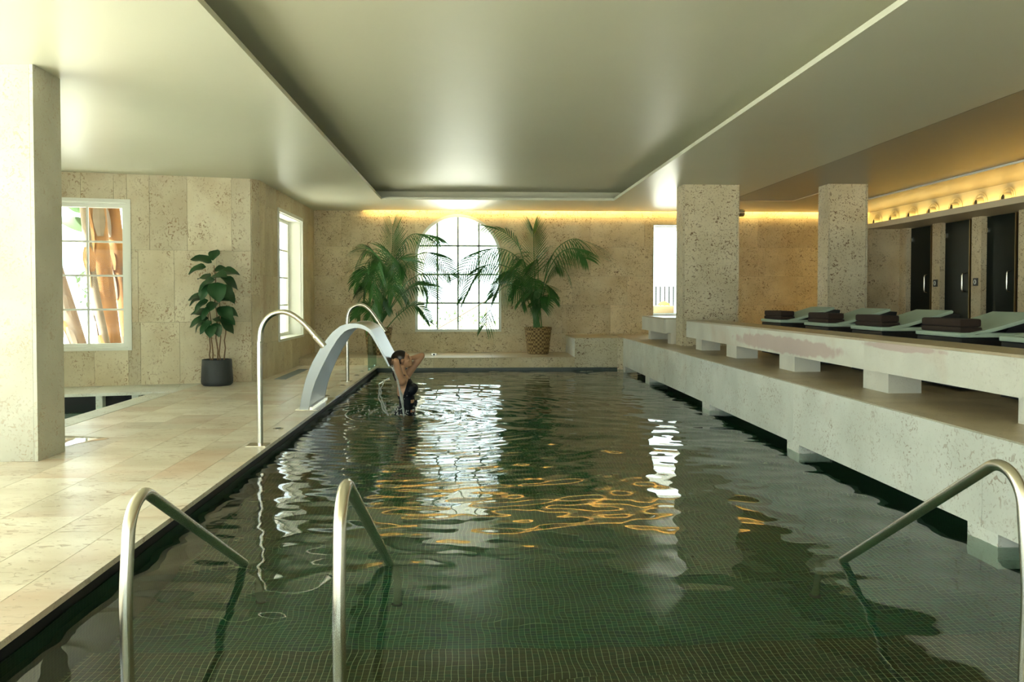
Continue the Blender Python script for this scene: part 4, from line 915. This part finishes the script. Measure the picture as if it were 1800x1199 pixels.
# ================================================================== THE BATHER
BX, BY = -0.765, 9.93
def bather():
    mb = MB()
    def cap(p0, p1, r0, r1): mb.tube([p0, p1], [r0, r1], 14); mb.ellipsoid(p0, (r0,)*3, 14, 8); mb.ellipsoid(p1, (r1,)*3, 14, 8)
    E_ = mb.ellipsoid
    tilt = Matrix.Rotation(math.radians(-22), 3, 'Y')
    # trunk
    E_((0.0, 0, 0.02), (0.098, 0.160, 0.13)); E_((0.004, 0, 0.14), (0.088, 0.124, 0.13)); E_((-0.012, 0, 0.27), (0.102, 0.137, 0.15)); E_((-0.03, 0, 0.355), (0.085, 0.150, 0.10))
    for s in (-1, 1):
        E_((0.068, s*0.068, 0.285), (0.058, 0.060, 0.062)); E_((-0.055, s*0.075, -0.01), (0.085, 0.085, 0.095))
        cap((0.0, s*0.088, -0.06), (0.02, s*0.085, -0.45), 0.088, 0.056); cap((0.02, s*0.085, -0.45), (-0.005, s*0.085, -0.82), 0.054, 0.036)
        E_((0.0, s*0.085, -0.56), (0.052, 0.048, 0.12)); cap((-0.03, s*0.085, -0.855), (0.13, s*0.095, -0.868), 0.034, 0.024)
    cap((-0.045, 0.145, 0.395), (-0.045, -0.145, 0.395), 0.055, 0.055)
    cap((-0.045, 0, 0.40), (-0.062, 0, 0.54), 0.055, 0.048)
    # head tipped back, facing +x
    hc = Vector((-0.046, 0, 0.630))
    def H(x, y, z): return hc + tilt @ Vector((x, y, z))
    E_(H(-0.012, 0, 0.018), (0.098, 0.074, 0.092), rot=tilt); E_(H(0.028, 0, -0.035), (0.060, 0.058, 0.075), rot=tilt); E_(H(0.052, 0, -0.088), (0.028, 0.030, 0.024), rot=tilt)
    mb.tube([H(0.080, 0, 0.012), H(0.103, 0, -0.030), H(0.092, 0, -0.040)], [0.009, 0.014, 0.010], 10)
    E_(H(0.082, 0, 0.030), (0.014, 0.040, 0.011), rot=tilt); E_(H(0.086, 0, -0.058), (0.012, 0.022, 0.007), rot=tilt); E_(H(0.083, 0, -0.070), (0.012, 0.019, 0.007), rot=tilt)
    for s in (-1, 1):
        E_(H(-0.004, s*0.074, -0.012), (0.018, 0.008, 0.029), rot=tilt); E_(H(0.060, s*0.040, -0.028), (0.026, 0.022, 0.022), rot=tilt)
    # arms: both raised, hands laid on the back of the head
    def arm(S, E, Wr, hand_to, thumb):
        S, E, Wr, Ht = map(Vector, (S, E, Wr, hand_to)); cap(S, E, 0.050, 0.038); E_(S, (0.058,)*3); cap(E, Wr, 0.037, 0.024)
        d = (Ht-Wr).normalized(); perp = Vector(thumb).normalized(); perp = (perp-d*perp.dot(d)).normalized()
        cap(Wr, Wr+d*0.065, 0.026, 0.030)
        for k, (o, l) in enumerate(zip((-0.030, -0.010, 0.011, 0.030), (0.060, 0.078, 0.082, 0.068))):
            b = Wr+d*0.070+perp*o; nn = d.cross(perp); m_ = b+d*l*0.55+nn*0.004; cap(b, m_, 0.0098, 0.009); cap(m_, b+d*l-nn*0.012, 0.009, 0.0075)
        b = Wr+d*0.02+perp*0.034; cap(b, b+d*0.035+perp*0.026, 0.012, 0.0095); cap(b+d*0.035+perp*0.026, b+d*0.066+perp*0.034, 0.0095, 0.008)
    arm((-0.050, -0.160, 0.395), (-0.100, -0.29, 0.632), (-0.158, -0.125, 0.590), (-0.165, 0.01, 0.565), (0, 0, 1))
    arm((-0.030, 0.165, 0.405), (0.165, 0.23, 0.660), (0.000, 0.135, 0.625), (-0.145, 0.075, 0.615), (0, 0, 1))
    me = mb.mesh('body', M['skin'])
    tmp = bpy.data.objects.new('tmp', me); COL.objects.link(tmp)
    rm = tmp.modifiers.new('r', 'REMESH'); rm.mode = 'VOXEL'; rm.voxel_size = 0.0062; rm.use_smooth_shade = True
    smo = tmp.modifiers.new('s', 'SMOOTH'); smo.factor = 0.5; smo.iterations = 6
    dg = bpy.context.evaluated_depsgraph_get(); body = bpy.data.meshes.new_from_object(tmp.evaluated_get(dg)); bpy.data.objects.remove(tmp)
    body.materials.clear(); body.materials.append(M['skin'])
    for p in body.polygons: p.use_smooth = True
    pe = thing('person', 'person in a black open backed swimsuit standing waist deep, hands behind head', 'person', (BX, BY, -0.9), absolute=False)
    bo = link('body', body, pe); bo.location = (0, 0, 0.9)
    # swimsuit: the skin under it pushed out a little
    body.update(); nv = len(body.vertices); co = np.empty(nv*3); body.vertices.foreach_get('co', co); co = co.reshape(-1, 3)
    no = np.array([v.normal[:] for v in body.vertices])
    keep = []
    for p in body.polygons:
        x, y, z = p.center
        if abs(y) > 0.168 or z > 0.405: continue
        leg = z > -0.10 + 0.9*abs(x)*0.0 + 0.35*max(0, abs(y)-0.02)
        low = z < 0.205 - 0.10*max(0, min(1, (0.02-x)/0.1))*0 and leg
        front = z >= 0.20 and x > -0.035 + 0.30*(z-0.20) and abs(y) < 0.152 - 0.22*(z-0.24)*(z > 0.24)
        cut = x > 0.052 and ((0.125 < z < 0.165 and abs(y) > 0.015) or (0.02 < z < 0.05 and abs(y) > 0.02))
        if (low or front) and not cut: keep.append(tuple(p.vertices))
    used = sorted({i for f in keep for i in f}); mp = {i: k for k, i in enumerate(used)}
    su = bpy.data.meshes.new('swimsuit'); su.from_pydata((co[used]+no[used]*0.005).tolist(), [], [[mp[i] for i in f] for f in keep]); su.materials.append(M['suit'])
    for p in su.polygons: p.use_smooth = True
    so = link('swimsuit', su, pe); so.location = (0, 0, 0.9); sd = so.modifiers.new('t', 'SOLIDIFY'); sd.thickness = 0.006; sd.offset = -1
    for s in (-1, 1):
        MB().tube([(0.045, s*0.062, 0.355+0.9), (0.030, s*0.060, 0.405+0.9), (-0.03, s*0.052, 0.455+0.9), (-0.095, s*0.030, 0.470+0.9), (-0.108, 0, 0.472+0.9)], 0.006, 8).build('strap', M['suit'], so, True)
    for c in so.children: c.location = (0, 0, -0.9)
    bw = MB()
    for s in (-1, 1):
        bw.tube([(0.085, 0, 0.11+0.9), (0.102, s*0.035, 0.125+0.9), (0.112, s*0.055, 0.085+0.9)], [0.010, 0.026, 0.006], 10)
    bw.build('bow', M['suit'], pe, True)
    # sleek wet hair
    hb = MB(); hb.ellipsoid(H(-0.026, 0, 0.030), (0.104, 0.081, 0.094), 24, 16, tilt); hb.ellipsoid(H(-0.085, 0, -0.02), (0.050, 0.060, 0.065), 18, 12, tilt)
    hb.tube([H(-0.11, 0, -0.02), H(-0.120, 0, -0.09), (-0.135, 0, 0.46), (-0.125, 0.0, 0.38)], [0.045, 0.042, 0.034, 0.012], 14)
    hm = hb.mesh('hair', M['hair'], True)
    bm = bmesh.new(); bm.from_mesh(hm)
    nrm = tilt @ Vector((1, 0, -0.42)); bmesh.ops.bisect_plane(bm, geom=bm.verts[:]+bm.edges[:]+bm.faces[:], plane_co=H(0.052, 0, 0.045), plane_no=nrm, clear_outer=True); bm.to_mesh(hm); bm.free()
    ho = link('hair', hm, pe); ho.location = (0, 0, 0.9)
    # eyes and brows
    for s in (-1, 1):
        e = MB().ellipsoid(H(0.078, s*0.030, 0.006) + Vector((0, 0, 0.9)), (0.008, 0.013, 0.005), 12, 8, tilt); e.build('eyelid', M['hair'], pe, True)
    MB().ellipsoid(H(0.090, 0, -0.064) + Vector((0, 0, 0.9)), (0.008, 0.018, 0.004), 12, 8, tilt).build('lips', plain('lips', (0.42, 0.15, 0.11), 0.4), pe, True)
bather()

# falling water and splashes
random.seed(21)
fw = MB(); lip = at(684.5, 644, FY0)
for k in range(16):
    yy = random.uniform(FY0+0.12, FY1-0.35); x0 = lip.x + random.uniform(-0.02, 0.03); end = random.uniform(-0.02, 0.25) if random.random() < 0.4 else -0.01
    pts = []; n = 10
    for i in range(n):
        u = i/(n-1); pts.append((x0 + 0.13*u**0.7 + random.uniform(-0.007, 0.007), yy + random.uniform(-0.012, 0.012), lip.z + (end-lip.z)*u))
    fw.tube(pts, [random.uniform(0.003, 0.010) for _ in range(n)], 6)
for k in range(2):      # arcing splash to the left of the bather
    pts = []
    for i in range(12):
        u = i/11; a = u*2.6; pts.append((-0.93-0.17*math.sin(a)*(1-0.25*k)+0.04*u+random.uniform(-.014, .014), 9.72-0.12*k+random.uniform(-.01, .01), 0.44 - 0.10*u - 0.32*u*u + random.uniform(-.01, .01)))
    fw.tube(pts, [random.uniform(0.003, 0.011) for _ in range(12)], 6)
fo = fw.build('falling_water', M['foam'], None, True); tag(fo, 'thin streams of water falling from the cascade onto the bather', 'water', kind='stuff')
db = MB()
for k in range(420):
    a = random.uniform(0, 2*PI); r = abs(random.gauss(0, 0.34)); z = abs(random.gauss(0, 0.05)) if random.random() < 0.75 else random.uniform(0.02, 0.35)*max(0, 1-r)
    if z > 0.1 and random.random() < 0.6: a = random.uniform(PI*0.6, PI*1.4)
    db.ellipsoid((BX-0.12+r*math.cos(a), BY-0.1+r*math.sin(a)*0.8, z+0.006), (random.uniform(0.003, 0.009),)*3, 6, 4)
do = db.build('splash_drops', M['foam'], None, True); tag(do, 'splashing drops around the bather', 'water', kind='stuff')

# ================================================================== OUTSIDE THE WINDOWS
gr = struct(MB().box(-60, 60, -60, 90, -1.4, -1.3).build('ground', M['ground']), 'pale bright terrace ground outside the windows', 'ground')
M['loggia'] = plain('cream loggia render', (0.42, 0.41, 0.33), 0.9)
lo = thing('loggia', 'bright arched loggia outside the far windows', 'building', (1, 20, -0.5), kind='structure')
MB().box(-3.0, 9.0, YB+0.36, 20.6, 0.30, 0.40).build('loggia_floor', M['loggia'], lo)
for (cx, r, sp, x0, x1) in [(-0.15, 1.0, 2.0, -3.6, 2.3), (4.75, 1.0, 2.0, 2.3, 7.5)]:
    MB().box(x0, cx-r, 20.0, 20.3, -0.5, 3.6).build('pier', M['loggia'], lo); MB().box(cx+r, x1, 20.0, 20.3, -0.5, 3.6).build('pier', M['loggia'], lo); MB().box(cx-r, cx+r, 20.0, 20.3, sp+r, 3.6).build('lintel', M['loggia'], lo)
    for sg in (-1, 1):
        MB().prism([(cx+sg*r*math.cos(t), sp+r*math.sin(t)) for t in np.linspace(0, PI/2, 16)] + [(cx+sg*r, sp+r)], 20.0, 20.3).build('spandrel', M['loggia'], lo)
ev = struct(MB().box(-5.6, XW-0.33, 13.2, YB+0.35, 3.45, 3.55).build('sun_blocker', M['plaster']), 'added slab blocking the sun from the return wall window outside', 'sun_blocker')  # added outside to stop sun coming in at the return window
rl = thing('balcony_railing', 'dark iron balcony railing seen through the tall window', 'railing', (4.6, 20.4, 0.4))
for k in range(9): MB().box(4.38+k*0.108, 4.408+k*0.108, 20.39, 20.42, 0.40, 1.63).build('bar', M['iron'], rl)
MB().box(4.2, 5.3, 20.38, 20.42, 0.45, 0.48).build('rail', M['iron'], rl)
hr = thing('stair_rail', 'slanting pale stair rail seen through the arched window', 'railing', (0, 21, 0.4))
MB().tube([at(752, 588, 21.5), at(866, 522, 21.5)], 0.02, 8).build('rail', M['bark_pale'], hr, True)
for u in (0.1, 0.5, 0.9):
    p = at(752, 588, 21.5).lerp(at(866, 522, 21.5), u); MB().tube([p, (p.x, p.y, 0.0)], 0.012, 8).build('post', M['bark_pale'], hr, True)
cu = thing('cushion_stack', 'stack of beige outdoor cushions with an orange cushion outside the tall window', 'cushions', (4.4, 18.9, 0.4))
for k in range(3): MB().cbox(4.06, 4.54, 18.7, 19.2, 0.40+0.26*k, 0.655+0.26*k, 0.03).build('cushion', M['cushion'], cu, True)
MB().lathe([(0.16, 0), (0.12, 0.05), (0.05, 0.09), (0.0, 0.10)], (4.36, 18.95, 1.18), 20, (True, False)).build('orange_cushion', M['orange'], cu, True)

# banana / palm trunks by the left window
def trunk(label, path, r0, r1, mat, strips, Y):
    pts = [at(x, y, Y) for x, y in path]; t = thing('tree_trunk', label, 'trunk', (pts[-1].x, Y, -1.3), 'trunks outside the left window')
    dn = (pts[-1]-pts[-2]).normalized(); e = pts[-1] + dn*((pts[-1].z+1.3)/max(0.2, -dn.z)); pts.append(e)
    upd = (pts[0]-pts[1]).normalized(); pts = [pts[0]+upd*1.2] + pts; n = len(pts)
    MB().tube(pts, [r0+(r1-r0)*i/(n-1) for i in range(n)], 18).build('bole', M[mat], t, True)
    for k in range(strips):      # overlapping dry sheaths
        i = random.randrange(0, n-1); u = random.random(); p = pts[i].lerp(pts[i+1], u); a = random.uniform(-2.4, -0.7); r = r0*1.02
        ax = (pts[i+1]-pts[i]).normalized(); L = random.uniform(0.35, 0.8); mbs = MB(); wv = random.uniform(0.05, 0.10)
        for q in range(5):
            v = q/4; c = p + ax*(-L*(0.5-v)); wq = wv*math.sin(PI*(0.15+0.7*v))+0.005; off = Vector((math.cos(a), math.sin(a), 0)); tn = off.cross(ax).normalized(); lift = r+0.006+0.03*(1-v)*(1-v)
            mbs.v += [tuple(c+off*lift-tn*wq), tuple(c+off*(lift+0.012)), tuple(c+off*lift+tn*wq)]
        for q in range(4): b = q*3; mbs.f += [(b, b+1, b+4, b+3), (b+1, b+2, b+5, b+4)]
        mbs.build('dry_sheath', M['bark_pale' if random.random() < 0.55 else 'bark'], t)
    return t
tk1 = trunk('thick orange brown trunk in the middle of the left window', [(164, 355), (172, 440), (183, 520), (194, 606)], 0.19, 0.17, 'bark', 16, 14.4)
tk2 = trunk('leaning orange trunk at the right of the left window', [(196, 355), (205, 430), (216, 510), (228, 606)], 0.12, 0.12, 'bark', 10, 14.9)
trunk('pale dry trunk at the left side of the main trunk', [(146, 355), (156, 440), (168, 520), (186, 606)], 0.06, 0.07, 'bark_pale', 3, 13.85)
trunk('pale leaning trunk low at the left of the left window', [(104, 500), (118, 545), (138, 612)], 0.13, 0.15, 'bark_pale', 5, 14.6)
def banana_leaf(par, px, py, d, L, Y, wd):
    o = bpy.data.objects.new('leaf_blade', leaf_mesh('leaf_blade', 'banana', L, wd, 0.15, 0.25, 10)); COL.objects.link(o); o.parent = par
    place(o, at(px, py, Y) - par.location, d, (0, -0.8, 0.5))
banana_leaf(tk1, 100, 385, (1, 0, -0.2), 0.7, 14.6, 0.30)
banana_leaf(tk1, 180, 345, (0.12, 0, -1), 0.65, 15.4, 0.22)
banana_leaf(tk2, 210, 450, (0.4, 0, -1), 0.5, 15.4, 0.26)
banana_leaf(tk1, 115, 360, (1, 0, -0.3), 0.35, 14.6, 0.16)
def bush(label, c, R, n, seed):
    r = random.Random(seed); mb = MB()
    for k in range(n):
        d = Vector((r.gauss(0, 1), r.gauss(0, 1), r.gauss(0, 1))).normalized(); p = Vector(c) + Vector((d.x*R[0], d.y*R[1], d.z*R[2]))*r.uniform(0.4, 1)
        a = Vector((r.gauss(0, 1), r.gauss(0, 1), r.gauss(0, 1))).normalized(); b = a.cross(Vector((0.3, 0.2, 1))).normalized(); s = r.uniform(0.05, 0.11)
        mb.add([p-a*s, p+b*s*0.45, p+a*s, p-b*s*0.45], [(0, 1, 2, 3)])
    t = thing('garden_bush', label, 'bush', (c[0], c[1], -1.3)); mb.build('foliage', M['bush'], t); MB().tube([(c[0], c[1], -1.3), (c[0]+0.05, c[1], c[2])], [0.05, 0.02], 8).build('stem', M['stem'], t)
bush('sparse leafy garden bush behind the banana trunks', (-7.2, 18.0, 1.7), (1.3, 0.8, 0.7), 500, 1)
bush('distant garden shrub seen through the arched window', (0.2, 30.0, 0.4), (2.6, 0.8, 0.7), 400, 2)
